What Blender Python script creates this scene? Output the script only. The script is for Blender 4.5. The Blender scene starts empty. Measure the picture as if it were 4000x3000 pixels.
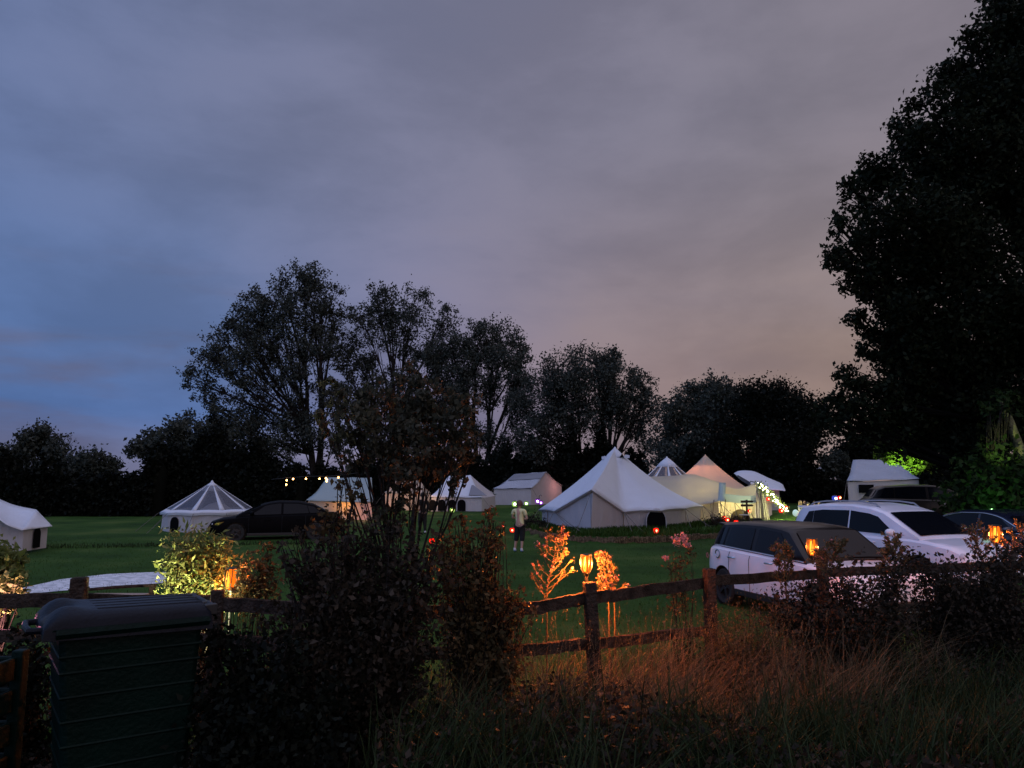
import bpy, bmesh, math, random
import numpy as np
from mathutils import Vector, Matrix

SC = bpy.context.scene
COL = SC.collection
PI = math.pi
R = math.radians
CAMZ = 2.1
PITCH = math.atan(0.13)
cP, sP = math.cos(PITCH), math.sin(PITCH)

def P(px, py, D):
    """world point seen at photo pixel (4000 x 3000) at distance y = D"""
    u = (px - 2000) / 3000.0; v = (1500 - py) / 3000.0
    d = (u, cP - v * sP, sP + v * cP)
    k = D / d[1]
    return Vector((d[0] * k, D, CAMZ + d[2] * k))

def G(px, py, z=0.0):
    u = (px - 2000) / 3000.0; v = (1500 - py) / 3000.0
    d = (u, cP - v * sP, sP + v * cP)
    k = (z - CAMZ) / d[2]
    return Vector((d[0] * k, d[1] * k, z))

def sst(a, b, x):
    t = min(1, max(0, (x - a) / (b - a))); return t * t * (3 - 2 * t)

# ------------------------------------------------------------- materials
def newmat(name):
    m = bpy.data.materials.new(name); m.use_nodes = True
    nt = m.node_tree
    return m, nt, nt.nodes['Principled BSDF'], nt.nodes['Material Output']

def mat(name, col, rough=0.6, var=0.0, vscale=3.0, bump=0.0, bscale=20.0, metal=0.0, coat=0.0, emit=None, estr=0.0,
        spec=0.5, island=0.0, col2=None):
    m, nt, b, out = newmat(name)
    b.inputs['Roughness'].default_value = rough
    b.inputs['Metallic'].default_value = metal
    b.inputs['Coat Weight'].default_value = coat
    b.inputs['Specular IOR Level'].default_value = spec
    c = (*col, 1)
    b.inputs['Base Color'].default_value = c
    N = nt.nodes; L = nt.links
    if var > 0 or col2 is not None or island > 0:
        tc = N.new('ShaderNodeTexCoord')
        nz = N.new('ShaderNodeTexNoise'); nz.inputs['Scale'].default_value = vscale; nz.inputs['Detail'].default_value = 4
        L.new(tc.outputs['Object'], nz.inputs['Vector'])
        mx = N.new('ShaderNodeMix'); mx.data_type = 'RGBA'
        c2 = col2 if col2 is not None else tuple(x * (1 - var) for x in col)
        mx.inputs[6].default_value = (*[x * (1 + var) for x in col], 1) if col2 is None else c
        mx.inputs[7].default_value = (*c2, 1)
        rr = N.new('ShaderNodeMapRange'); rr.inputs[1].default_value = 0.35; rr.inputs[2].default_value = 0.65
        L.new(nz.outputs['Fac'], rr.inputs[0]); L.new(rr.outputs[0], mx.inputs[0])
        last = mx.outputs[2]
        if island > 0:
            g = N.new('ShaderNodeNewGeometry')
            r2 = N.new('ShaderNodeMapRange'); r2.inputs[3].default_value = 1 - island; r2.inputs[4].default_value = 1 + island
            L.new(g.outputs['Random Per Island'], r2.inputs[0])
            vm = N.new('ShaderNodeVectorMath'); vm.operation = 'SCALE'
            L.new(last, vm.inputs[0]); L.new(r2.outputs[0], vm.inputs['Scale'])
            last = vm.outputs[0]
        L.new(last, b.inputs['Base Color'])
    if bump > 0:
        tc = N.new('ShaderNodeTexCoord')
        nz = N.new('ShaderNodeTexNoise'); nz.inputs['Scale'].default_value = bscale; nz.inputs['Detail'].default_value = 5
        L.new(tc.outputs['Object'], nz.inputs['Vector'])
        bp = N.new('ShaderNodeBump'); bp.inputs['Strength'].default_value = min(1, bump); bp.inputs['Distance'].default_value = 0.05
        L.new(nz.outputs['Fac'], bp.inputs['Height']); L.new(bp.outputs[0], b.inputs['Normal'])
    if emit is not None:
        b.inputs['Emission Color'].default_value = (*emit, 1)
        b.inputs['Emission Strength'].default_value = estr
    return m

def emat(name, col, s):
    m, nt, b, out = newmat(name)
    b.inputs['Base Color'].default_value = (0.0, 0.0, 0.0, 1); b.inputs['Specular IOR Level'].default_value = 0
    b.inputs['Emission Color'].default_value = (*col, 1)
    b.inputs['Emission Strength'].default_value = s
    return m

def canvas(name, col, trans=0.35, dirt=0.12, fold=0.35, bs=2.2):
    m, nt, b, out = newmat(name)
    N = nt.nodes; L = nt.links
    b.inputs['Roughness'].default_value = 0.85
    b.inputs['Specular IOR Level'].default_value = 0.15
    tc = N.new('ShaderNodeTexCoord')
    nz = N.new('ShaderNodeTexNoise'); nz.inputs['Scale'].default_value = 0.9; nz.inputs['Detail'].default_value = 6
    L.new(tc.outputs['Object'], nz.inputs['Vector'])
    mx = N.new('ShaderNodeMix'); mx.data_type = 'RGBA'
    mx.inputs[6].default_value = (*[x * (1 - dirt) for x in col], 1)
    mx.inputs[7].default_value = (*col, 1)
    L.new(nz.outputs['Fac'], mx.inputs[0])
    tr = N.new('ShaderNodeBsdfTranslucent')
    ms = N.new('ShaderNodeMixShader'); ms.inputs[0].default_value = trans
    mp = N.new('ShaderNodeMapping'); mp.inputs['Scale'].default_value = (1.6, 1.6, 0.5); mp.inputs['Rotation'].default_value = (0.3, 0.35, 0)
    n2 = N.new('ShaderNodeTexNoise'); n2.inputs['Scale'].default_value = bs; n2.inputs['Detail'].default_value = 5
    n2.inputs['Roughness'].default_value = 0.6
    L.new(tc.outputs['Object'], mp.inputs[0]); L.new(mp.outputs[0], n2.inputs['Vector'])
    bp = N.new('ShaderNodeBump'); bp.inputs['Strength'].default_value = fold; bp.inputs['Distance'].default_value = 0.12
    L.new(n2.outputs['Fac'], bp.inputs['Height'])
    L.new(bp.outputs[0], b.inputs['Normal'])
    L.new(mx.outputs[2], b.inputs['Base Color']); L.new(mx.outputs[2], tr.inputs['Color'])
    L.new(b.outputs[0], ms.inputs[1]); L.new(tr.outputs[0], ms.inputs[2]); L.new(ms.outputs[0], out.inputs['Surface'])
    return m

def leafmat(name, col, col2, island=0.5, trans=0.25, vscale=1.2, rough=0.55):
    m, nt, b, out = newmat(name)
    N = nt.nodes; L = nt.links
    b.inputs['Roughness'].default_value = rough
    b.inputs['Specular IOR Level'].default_value = 0.06
    tc = N.new('ShaderNodeTexCoord')
    nz = N.new('ShaderNodeTexNoise'); nz.inputs['Scale'].default_value = vscale; nz.inputs['Detail'].default_value = 2
    L.new(tc.outputs['Object'], nz.inputs['Vector'])
    g = N.new('ShaderNodeNewGeometry')
    ad = N.new('ShaderNodeMath'); ad.operation = 'MULTIPLY_ADD'; ad.inputs[1].default_value = 0.8; ad.inputs[2].default_value = -0.4
    L.new(g.outputs['Random Per Island'], ad.inputs[0])
    a2 = N.new('ShaderNodeMath'); a2.operation = 'ADD'; a2.use_clamp = True
    L.new(ad.outputs[0], a2.inputs[0]); L.new(nz.outputs['Fac'], a2.inputs[1])
    mx = N.new('ShaderNodeMix'); mx.data_type = 'RGBA'
    mx.inputs[6].default_value = (*col, 1); mx.inputs[7].default_value = (*col2, 1)
    L.new(a2.outputs[0], mx.inputs[0])
    tr = N.new('ShaderNodeBsdfTranslucent')
    ms = N.new('ShaderNodeMixShader'); ms.inputs[0].default_value = trans
    L.new(mx.outputs[2], b.inputs['Base Color']); L.new(mx.outputs[2], tr.inputs['Color'])
    L.new(b.outputs[0], ms.inputs[1]); L.new(tr.outputs[0], ms.inputs[2]); L.new(ms.outputs[0], out.inputs['Surface'])
    return m

M = {}
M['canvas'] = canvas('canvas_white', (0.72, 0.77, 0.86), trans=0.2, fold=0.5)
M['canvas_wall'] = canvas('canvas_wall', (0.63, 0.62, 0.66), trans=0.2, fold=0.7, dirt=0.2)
M['canvas_warm'] = canvas('canvas_cream', (0.72, 0.68, 0.58), trans=0.55, fold=0.3)
M['canvas_grey'] = canvas('canvas_grey', (0.40, 0.50, 0.52), trans=0.3)
M['canvas_old'] = canvas('canvas_weathered', (0.50, 0.54, 0.62), trans=0.15, dirt=0.3, fold=0.8, bs=4)
M['trim'] = mat('canvas_edge_trim', (0.06, 0.07, 0.10), 0.8)
M['mesh_dark'] = mat('insect_mesh_dark', (0.004, 0.004, 0.005), 0.9, spec=0.05)
M['rope'] = mat('guy_rope', (0.12, 0.11, 0.10), 0.9)
M['pole'] = mat('pole_timber', (0.18, 0.13, 0.08), 0.8)
M['wood'] = mat('fence_wood', (0.040, 0.029, 0.023), 0.85, spec=.1, var=0.5, vscale=9, bump=0.8, bscale=45)
M['bark'] = mat('bark', (0.022, 0.019, 0.017), 0.9, spec=.05, var=0.4, vscale=6, bump=1, bscale=12)
M['bark_pale'] = mat('bark_lichen', (0.075, 0.07, 0.045), 0.9, var=0.4, vscale=5, bump=1, bscale=14)
M['log'] = mat('log_edging_wood', (0.12, 0.085, 0.05), 0.9, var=.6, vscale=12, bump=.6, bscale=40, spec=.1)
M['bark_shaded'] = mat('bark_shaded', (0.005, 0.005, 0.005), 1.0, spec=0)  # shaded limbs of the right-hand trees, darkness put into the colour
M['bark_lit'] = mat('bark_lit_pale', (0.17, 0.17, 0.08), 0.9, col2=(.04, .05, .02), vscale=3.5, bump=1, bscale=14)  # pale copy for the floodlit limb, light put into the colour
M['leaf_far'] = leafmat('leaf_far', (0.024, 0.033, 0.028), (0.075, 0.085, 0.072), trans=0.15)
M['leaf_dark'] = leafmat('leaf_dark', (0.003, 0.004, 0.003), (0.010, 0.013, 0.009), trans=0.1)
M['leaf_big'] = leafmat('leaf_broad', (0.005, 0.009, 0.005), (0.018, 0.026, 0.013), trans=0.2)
M['leaf_near'] = leafmat('leaf_near', (0.028, 0.028, 0.014), (0.13, 0.085, 0.040), trans=0.25, vscale=3)
M['leaf_sapling'] = leafmat('leaf_sapling', (0.028, 0.034, 0.022), (0.085, 0.082, 0.058), trans=0.3, vscale=1.5)
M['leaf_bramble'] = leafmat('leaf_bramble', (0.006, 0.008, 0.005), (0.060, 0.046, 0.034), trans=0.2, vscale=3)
M['leaf_bamboo'] = leafmat('leaf_bamboo', (0.09, 0.13, 0.03), (0.24, 0.26, 0.10), trans=0.3, vscale=5)
M['leaf_stalk'] = leafmat('leaf_stalk', (0.08, 0.07, 0.035), (0.17, 0.125, 0.065), trans=0.3, vscale=6)
M['petal'] = leafmat('petal_pink', (0.45, 0.20, 0.22), (0.60, 0.34, 0.33), trans=0.3)
M['leaf_green'] = leafmat('leaf_green', (0.05, 0.10, 0.015), (0.12, 0.20, 0.04), trans=0.35)
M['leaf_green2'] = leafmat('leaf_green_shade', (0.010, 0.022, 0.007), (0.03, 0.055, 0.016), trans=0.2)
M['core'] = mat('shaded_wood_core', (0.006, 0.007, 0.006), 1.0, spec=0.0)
M['dry'] = leafmat('dry_grass', (0.035, 0.029, 0.016), (0.17, 0.125, 0.070), trans=0.2, vscale=2)
M['blade'] = leafmat('green_blades', (0.008, 0.018, 0.007), (0.036, 0.052, 0.020), trans=0.2, vscale=2)
M['lawnblade'] = leafmat('lawn_blades', (0.024, 0.060, 0.010), (0.046, 0.085, 0.016), trans=0.2, vscale=0.6)
M['glass'] = mat('car_glass', (0.004, 0.005, 0.008), 0.07, spec=0.24)
M['black'] = mat('black_plastic', (0.012, 0.012, 0.013), 0.5)
M['rubber'] = mat('tyre_rubber', (0.014, 0.014, 0.014), 0.85)
M['alloy'] = mat('alloy', (0.35, 0.35, 0.37), 0.35, metal=0.8)
M['dark_alloy'] = mat('dark_alloy', (0.03, 0.03, 0.032), 0.5, metal=.5)
M['chrome'] = mat('chrome', (0.6, 0.6, 0.62), 0.15, metal=1)
M['white_paint'] = mat('white_car_paint', (0.76, 0.80, 0.88), 0.3, coat=0.6, var=0.05, vscale=1.5)
M['white_paint2'] = mat('white_suv_paint', (0.72, 0.74, 0.84), 0.3, coat=0.6, var=0.05, vscale=1.2)
M['faint_paint'] = mat('dull_dark_paint', (0.002, 0.002, 0.003), 0.5, spec=.05)
M['dark_paint'] = mat('dark_blue_paint', (0.010, 0.013, 0.030), 0.2, coat=1)
M['black_paint'] = mat('black_roof_paint', (0.006, 0.005, 0.006), 0.28, spec=.3, coat=.1)
M['redlamp'] = mat('tail_lamp', (0.45, 0.01, 0.015), 0.2, emit=(1, .05, .05), estr=0.08)
M['lamp_clear'] = mat('head_lamp_glass', (0.5, 0.5, 0.55), 0.1)
M['skin'] = mat('skin', (0.42, 0.26, 0.20), 0.6)
M['hair_b'] = mat('hair_blonde', (0.35, 0.24, 0.12), 0.7)
M['hair_d'] = mat('hair_dark', (0.02, 0.014, 0.012), 0.6)
M['hair_g'] = mat('hair_brown', (0.09, 0.05, 0.035), 0.7)
M['binlid'] = mat('bin_lid_plastic', (0.0045, 0.0065, 0.012), 0.36, spec=.13, var=0.25, vscale=4, bump=0.15, bscale=60)
M['bingreen'] = mat('bin_green_plastic', (0.0006, 0.0075, 0.0055), 0.5, spec=.10, var=0.3, vscale=3, bump=0.2, bscale=40)
M['gravel'] = mat('pale_gravel', (0.80, 0.84, 0.90), 0.9, col2=(0.45, 0.50, 0.55), vscale=6, bump=1, bscale=25)

# ------------------------------------------------------------- mesh helpers
def link(o, parent=None):
    COL.objects.link(o)
    if parent is not None: o.parent = parent
    return o

def finish(me, m, smooth, angle=35):
    me.materials.append(m)
    if smooth:
        me.polygons.foreach_set('use_smooth', [True] * len(me.polygons))
        me.set_sharp_from_angle(angle=R(angle))
    me.update()

class MB:
    def __init__(s): s.v = []; s.f = []
    def add(s, vs, fs):
        o = len(s.v); s.v += [tuple(v) for v in vs]; s.f += [tuple(i + o for i in f) for f in fs]; return s
    def box(s, c, d, rz=0, rx=0, ry=0, taper=1.0):
        x, y, z = d[0] / 2, d[1] / 2, d[2] / 2
        mt = Matrix.Translation(Vector(c)) @ Matrix.Rotation(rz, 4, 'Z') @ Matrix.Rotation(ry, 4, 'Y') @ Matrix.Rotation(rx, 4, 'X')
        vs = []
        for k in (-1, 1):
            t = taper if k > 0 else 1
            for a, b in ((-1, -1), (1, -1), (1, 1), (-1, 1)):
                vs.append(mt @ Vector((a * x * t, b * y * t, k * z)))
        return s.add(vs, [(3, 2, 1, 0), (4, 5, 6, 7), (0, 1, 5, 4), (1, 2, 6, 5), (2, 3, 7, 6), (3, 0, 4, 7)])
    def tube(s, pts, rad, n=6, cap=True):
        pts = [Vector(p) for p in pts]; m = len(pts)
        if not hasattr(rad, '__len__'): rad = [rad] * m
        t0 = (pts[1] - pts[0]).normalized()
        ref = Vector((0, 0, 1)) if abs(t0.z) < 0.9 else Vector((1, 0, 0))
        vs = []; a = t0.cross(ref).normalized()
        for i in range(m):
            t = (pts[min(i + 1, m - 1)] - pts[max(i - 1, 0)])
            t = t.normalized() if t.length > 1e-9 else t0
            a = (a - t * a.dot(t))
            a = a.normalized() if a.length > 1e-6 else t.orthogonal().normalized()
            b = t.cross(a)
            for k in range(n):
                an = 2 * PI * k / n
                vs.append(pts[i] + (a * math.cos(an) + b * math.sin(an)) * rad[i])
        fs = []
        for i in range(m - 1):
            for k in range(n):
                k2 = (k + 1) % n
                fs.append((i * n + k, i * n + k2, (i + 1) * n + k2, (i + 1) * n + k))
        if cap:
            fs.append(tuple(range(n - 1, -1, -1))); fs.append(tuple((m - 1) * n + k for k in range(n)))
        return s.add(vs, fs)
    def lathe(s, prof, c=(0, 0, 0), n=16, mt=None, cap=True):
        vs = []; m = len(prof)
        mt = mt or Matrix.Identity(4)
        for r, z in prof:
            for k in range(n):
                a = 2 * PI * k / n
                vs.append(Vector(c) + (mt @ Vector((r * math.cos(a), r * math.sin(a), z))))
        fs = [(i * n + k, i * n + (k + 1) % n, (i + 1) * n + (k + 1) % n, (i + 1) * n + k) for i in range(m - 1) for k in range(n)]
        if cap: fs += [tuple(range(n - 1, -1, -1)), tuple((m - 1) * n + k for k in range(n))]
        return s.add(vs, fs)
    def ball(s, c, r, n=10, sc=(1, 1, 1)):
        prof = [(max(1e-3, r * math.sin(PI * i / n)), -r * math.cos(PI * i / n)) for i in range(n + 1)]
        return s.lathe(prof, c, n=n + 2, mt=Matrix.Diagonal((sc[0], sc[1], sc[2], 1)))
    def poly(s, pts, thick=None):
        """flat polygon; given a thickness vector it becomes a prism"""
        n = len(pts)
        if thick is None: return s.add(pts, [tuple(range(n))])
        t = Vector(thick); p = [Vector(q) for q in pts]
        return s.add(p + [q + t for q in p], [tuple(range(n - 1, -1, -1)), tuple(range(n, 2 * n))] +
                     [(i, (i + 1) % n, (i + 1) % n + n, i + n) for i in range(n)])
    def grid(s, rows):
        """rows: list of equally long point lists"""
        m = len(rows); n = len(rows[0])
        vs = [p for r in rows for p in r]
        return s.add(vs, [(i * n + k, i * n + k + 1, (i + 1) * n + k + 1, (i + 1) * n + k) for i in range(m - 1) for k in range(n - 1)])
    def build(s, name, m, parent=None, smooth=False, angle=35, solid=0, bevel=0):
        me = bpy.data.meshes.new(name); me.from_pydata(s.v, [], s.f)
        bm = bmesh.new(); bm.from_mesh(me); bmesh.ops.remove_doubles(bm, verts=bm.verts, dist=1e-5)
        bmesh.ops.recalc_face_normals(bm, faces=bm.faces); bm.to_mesh(me); bm.free()
        finish(me, m, smooth, angle)
        o = bpy.data.objects.new(name, me); link(o, parent)
        if solid:
            md = o.modifiers.new('thickness', 'SOLIDIFY'); md.thickness = solid; md.offset = 0
        if bevel:
            md = o.modifiers.new('bevel', 'BEVEL'); md.width = bevel; md.segments = 2; md.limit_method = 'ANGLE'
        return o

def npmesh(name, V, F, m, parent=None):
    V = np.asarray(V, dtype=np.float32); F = np.asarray(F, dtype=np.int32)
    me = bpy.data.meshes.new(name)
    me.vertices.add(len(V)); me.vertices.foreach_set('co', V.ravel())
    k = F.shape[1]
    me.loops.add(F.size); me.loops.foreach_set('vertex_index', F.ravel())
    me.polygons.add(len(F)); me.polygons.foreach_set('loop_start', np.arange(0, F.size, k, dtype=np.int32))
    me.update(calc_edges=True); me.materials.append(m)
    return link(bpy.data.objects.new(name, me), parent)

def tag(o, label, cat, group=None, kind=None):
    o['label'] = label
    if kind: o['kind'] = kind
    if cat: o['category'] = cat
    if group: o['group'] = group
    return o

def thing(name, label, cat, loc=(0, 0, 0), rz=0, group=None):
    o = bpy.data.objects.new(name, None); link(o)
    o.location = loc; o.rotation_euler = (0, 0, rz); o.empty_display_size = 0.3
    return tag(o, label, cat, group)

def point(loc, power, col, r=0.05, parent=None, name='lamp_light'):
    l = bpy.data.lights.new(name, 'POINT'); l.energy = power; l.color = col; l.shadow_soft_size = r if r > .12 else 0.0
    o = bpy.data.objects.new(name, l); o.location = loc; link(o, parent); return o

def spot(loc, target, power, col, ang, r=0.05, blend=0.6):
    l = bpy.data.lights.new('spot_light', 'SPOT'); l.energy = power; l.color = col; l.shadow_soft_size = 0.0
    l.spot_size = R(ang); l.spot_blend = blend
    o = bpy.data.objects.new('spot_light', l); o.location = loc
    o.rotation_euler = (Vector(target) - Vector(loc)).to_track_quat('-Z', 'Y').to_euler(); link(o); return o

def leaf_geo(C, size, rng, asp=0.55, droop=0.0, axis=None, spread=1.0, fold=0.15):
    C = np.asarray(C); n = len(C)
    a = rng.normal(size=(n, 3)) * spread
    if axis is not None: a = a + axis
    a[:, 2] -= droop
    a /= np.linalg.norm(a, axis=1, keepdims=True) + 1e-9
    r = rng.normal(size=(n, 3)); b = np.cross(a, r); b /= np.linalg.norm(b, axis=1, keepdims=True) + 1e-9
    nn = np.cross(a, b)
    s = (size * rng.uniform(0.4, 1.5, n))[:, None]
    v0 = C - a * s * .5; v2 = C + a * s * .5
    m = C - a * s * .08 + nn * s * fold
    v1 = m + b * s * asp * .5; v3 = m - b * s * asp * .5
    V = np.stack([v0, v1, v2, v3], 1).reshape(-1, 3)
    F = np.arange(4 * n).reshape(-1, 4)
    return V, F

def blade_geo(B, h, w, rng, bend=0.5, wind=(0, 0)):
    B = np.asarray(B); n = len(B)
    an = rng.uniform(0, 2 * PI, n)
    d = np.stack([np.cos(an), np.sin(an), np.zeros(n)], 1)
    hh = (h * rng.uniform(0.5, 1.25, n))[:, None]
    side = np.stack([-d[:, 1], d[:, 0], np.zeros(n)], 1) * w * .5
    lean = d * (bend * rng.uniform(0.2, 1.2, n))[:, None] + np.array([wind[0], wind[1], 0.0])
    rows = []
    for t, ww in ((0, 1), (0.45, .85), (0.8, .5), (1.0, .08)):
        c = B + lean * hh * t * t; c = c + np.array([0, 0, 1.0]) * hh * (t - 0.28 * t * t * np.linalg.norm(lean, axis=1, keepdims=True))
        rows.append(c - side * ww); rows.append(c + side * ww)
    V = np.stack(rows, 1).reshape(-1, 3)
    base = np.arange(n)[:, None] * 8
    F = np.concatenate([base + np.array([[0, 1, 3, 2]]), base + np.array([[2, 3, 5, 4]]), base + np.array([[4, 5, 7, 6]])], 0)
    return V, F

# ------------------------------------------------------------- terrain
def bed_in(x, y):
    # raised bed round the big tents; signed-ish: >0 inside
    k = min(x - bedline_x(y), 13.2 - x, y - bedline(x), 46 - y)
    return k
BEDPTS = [(0.6, 33.5), (1.2, 30.6), (2.1, 28.3), (3.6, 27.5), (5.9, 28.6), (8.0, 30.2), (9.8, 32.0), (11.5, 34.5), (13.2, 37.0)]
def bedline(x):
    xs = [p[0] for p in BEDPTS]; ys = [p[1] for p in BEDPTS]
    return float(np.interp(x, xs, ys))
def bedline_x(y): return 0.5
def road(x, y): return 1 - sst(4.7, 6.3, y)
def H(x, y):
    z = 0.38 * road(x, y)
    z += 0.55 * sst(20, 28, y) * sst(12.9, 14.2, x)
    z += 0.33 * sst(58, 64, y) * sst(-6, -2, x) * (1 - sst(9, 12, x))
    ln = 25.2 + (x + 15) * 0.25
    z += 0.08 * sst(ln, ln + 0.7, y) * (1 - sst(-9, -6, x))
    if 0.4 < x < 13.4 and 26 < y < 50:
        k = bed_in(x, y)
        z = max(z, 0.2 * sst(0.0, 0.25, k))
    z += 0.018 * math.sin(x * 1.3 + y * .7) * math.sin(y * .9 - x * .4) * (1 if y > 5 else 0)
    return z

def build_ground():
    xs = np.unique(np.concatenate([np.arange(-30, 30.01, .35), np.linspace(-600, -30, 30), np.linspace(30, 600, 30)]))
    ys = np.unique(np.concatenate([np.arange(-2, 12, .25), np.arange(12, 50, .4), np.arange(50, 110, 1.5), np.linspace(110, 900, 24), np.linspace(-200, -2, 10)]))
    V = np.array([(x, y, H(x, y)) for y in ys for x in xs], dtype=np.float32)
    nx, ny = len(xs), len(ys)
    i = np.arange(nx - 1)[None, :] + np.arange(ny - 1)[:, None] * nx
    F = np.stack([i, i + 1, i + 1 + nx, i + nx], -1).reshape(-1, 4)
    m, nt, b, out = newmat('ground_grass'); N = nt.nodes; L = nt.links
    b.inputs['Roughness'].default_value = 0.95; b.inputs['Specular IOR Level'].default_value = 0.1
    tc = N.new('ShaderNodeTexCoord')
    n1 = N.new('ShaderNodeTexNoise'); n1.inputs['Scale'].default_value = 0.25; n1.inputs['Detail'].default_value = 8; n1.inputs['Roughness'].default_value = .65
    L.new(tc.outputs['Object'], n1.inputs['Vector'])
    cr = N.new('ShaderNodeValToRGB'); e = cr.color_ramp.elements
    e[0].position = .35; e[0].color = (.013, .038, .006, 1)
    e[1].position = .68; e[1].color = (.062, .098, .022, 1)
    el = cr.color_ramp.elements.new(.52); el.color = (.028, .070, .011, 1)
    L.new(n1.outputs['Fac'], cr.inputs[0])
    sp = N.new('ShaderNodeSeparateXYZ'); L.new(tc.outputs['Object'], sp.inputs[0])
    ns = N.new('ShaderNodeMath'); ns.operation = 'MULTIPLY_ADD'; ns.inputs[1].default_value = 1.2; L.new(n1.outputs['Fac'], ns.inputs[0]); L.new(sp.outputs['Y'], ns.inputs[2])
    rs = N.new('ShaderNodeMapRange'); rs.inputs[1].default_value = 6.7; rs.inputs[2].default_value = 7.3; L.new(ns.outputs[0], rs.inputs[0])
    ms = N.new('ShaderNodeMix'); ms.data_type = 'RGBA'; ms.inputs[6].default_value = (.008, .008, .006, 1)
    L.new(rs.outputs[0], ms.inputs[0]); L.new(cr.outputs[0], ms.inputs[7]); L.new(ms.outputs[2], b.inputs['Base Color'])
    n2 = N.new('ShaderNodeTexNoise'); n2.inputs['Scale'].default_value = 14; n2.inputs['Detail'].default_value = 6
    L.new(tc.outputs['Object'], n2.inputs['Vector'])
    bp = N.new('ShaderNodeBump'); bp.inputs['Strength'].default_value = .8; bp.inputs['Distance'].default_value = .05
    L.new(n2.outputs['Fac'], bp.inputs['Height']); L.new(bp.outputs[0], b.inputs['Normal'])
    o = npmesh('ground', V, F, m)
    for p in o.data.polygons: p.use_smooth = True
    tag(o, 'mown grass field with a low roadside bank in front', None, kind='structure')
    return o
# ------------------------------------------------------------- trees
def bez(p0, p1, p2, n):
    return [p0 * (1 - t) ** 2 + p1 * 2 * t * (1 - t) + p2 * t * t for t in [i / (n - 1) for i in range(n)]]

def tree(name, label, lobes, base, D, nleaf, lsize, trunk_r, lm, bm='bark', seed=1, cat='tree', group=None, dspread=0.75,
         subs=9, twigs=4, clump=0.16, asp=0.6, low=0.35, trunks=None, up=0.35, topfrac=.82, spread3=1.0, rmin=.03):
    rng = np.random.default_rng(seed); rnd = random.Random(seed)
    root = thing(name, label, cat, base, 0, group)
    L = []
    for (px, py, r) in lobes:
        rr = r * D / 3000.0
        d = D + rnd.uniform(-dspread, dspread) * rr * 1.6 * spread3
        L.append((P(px, py, d), rr))
    B = Vector(base)
    top = max(l[0].z for l in L)
    cx = sum(l[0].x * l[1] for l in L) / sum(l[1] for l in L)
    tb = MB()
    tops = trunks or [(cx, D)]
    tpaths = []
    for (tx, ty) in tops:
        T = Vector((tx, ty, B.z + (top - B.z) * topfrac))
        pth = []
        for i in range(12):
            t = i / 11
            p = B.lerp(T, t)
            off = (math.sin(t * 7 + seed) * .012 + math.sin(t * 17 + seed * 2) * .005) * (T.z - B.z)
            k = sst(0, .5, t)
            p.x = B.x + (T.x - B.x) * (0.25 * t + .75 * k) + off * min(1, t * 3)
            pth.append(p)
        rad = [trunk_r * (1.35 if i == 0 else 1) * (1 - .88 * (i / 11)) for i in range(12)]
        tb.tube([p - B for p in pth], rad, 9); tpaths.append(pth)
    C = []; W = []; AX = []
    for (c, r) in L:
        pth = min(tpaths, key=lambda q: min((c - p).length for p in q))
        h = B.z + (c.z - B.z) * rnd.uniform(low, low + .28)
        k = min(range(12), key=lambda i: abs(pth[i].z - h)); a = pth[k]
        dist = (c - a).length
        mid = a.lerp(c, .5) + Vector((rnd.uniform(-.1, .1), rnd.uniform(-.1, .1), -.12 + rnd.uniform(0, .1))) * dist
        end = c + (c - a).normalized() * r * .4
        limb = bez(a, mid, end, 8)
        r0 = max(rmin, min(trunk_r * .42, .018 * dist + .02))
        tb.tube([p - B for p in limb], [r0 * (1 - .8 * i / 7) for i in range(8)], 6)
        for s in range(subs):
            st = limb[rnd.randint(3, 7)]
            dv = Vector(rng.normal(size=3)); dv.z += up; dv.normalize()
            out = (c - Vector((cx, D, (B.z + top) / 2))); 
            if out.length > 0: dv = (dv + out.normalized() * .25).normalized()
            en = c + dv * r * rnd.uniform(.55, 1.05)
            m = st.lerp(en, .5) + Vector((0, 0, -.08 * r))
            sb = bez(st, m, en, 5)
            tb.tube([p - B for p in sb], [r0 * .30 * (1 - .7 * i / 4) for i in range(5)], 4, cap=False)
            for q in range(twigs):
                s2 = sb[rnd.randint(2, 4)]
                d2 = Vector(rng.normal(size=3)); d2.z += up * 1.5; d2.normalize()
                e2 = s2 + (d2 + dv * .6).normalized() * r * rnd.uniform(.25, .5)
                tb.tube([s2 - B, s2.lerp(e2, .5) - B, e2 - B], [r0 * .12, r0 * .09, r0 * .05], 3, cap=False)
                for t in (.35, .7, 1.0):
                    C.append(s2.lerp(e2, t)); W.append(r); AX.append(d2)
    C = np.array(C); W = np.array(W); AX = np.array(AX)
    pr = W ** 2; pr /= pr.sum()
    idx = rng.choice(len(C), nleaf, p=pr)
    pts = C[idx] + rng.normal(size=(nleaf, 3)) * (W[idx] * clump)[:, None] + AX[idx] * (rng.uniform(-.5, 1, nleaf) * W[idx] * clump)[:, None]
    gz = B.z + 0.15
    pts[:, 2] = np.maximum(pts[:, 2], gz)
    V, F = leaf_geo(pts - np.array(B), lsize, rng, asp=asp, axis=np.array([0, 0, .2]))
    tb.build('trunk', M[bm], root, smooth=True)
    npmesh('crown', V, F, M[lm], root)
    return root

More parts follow.
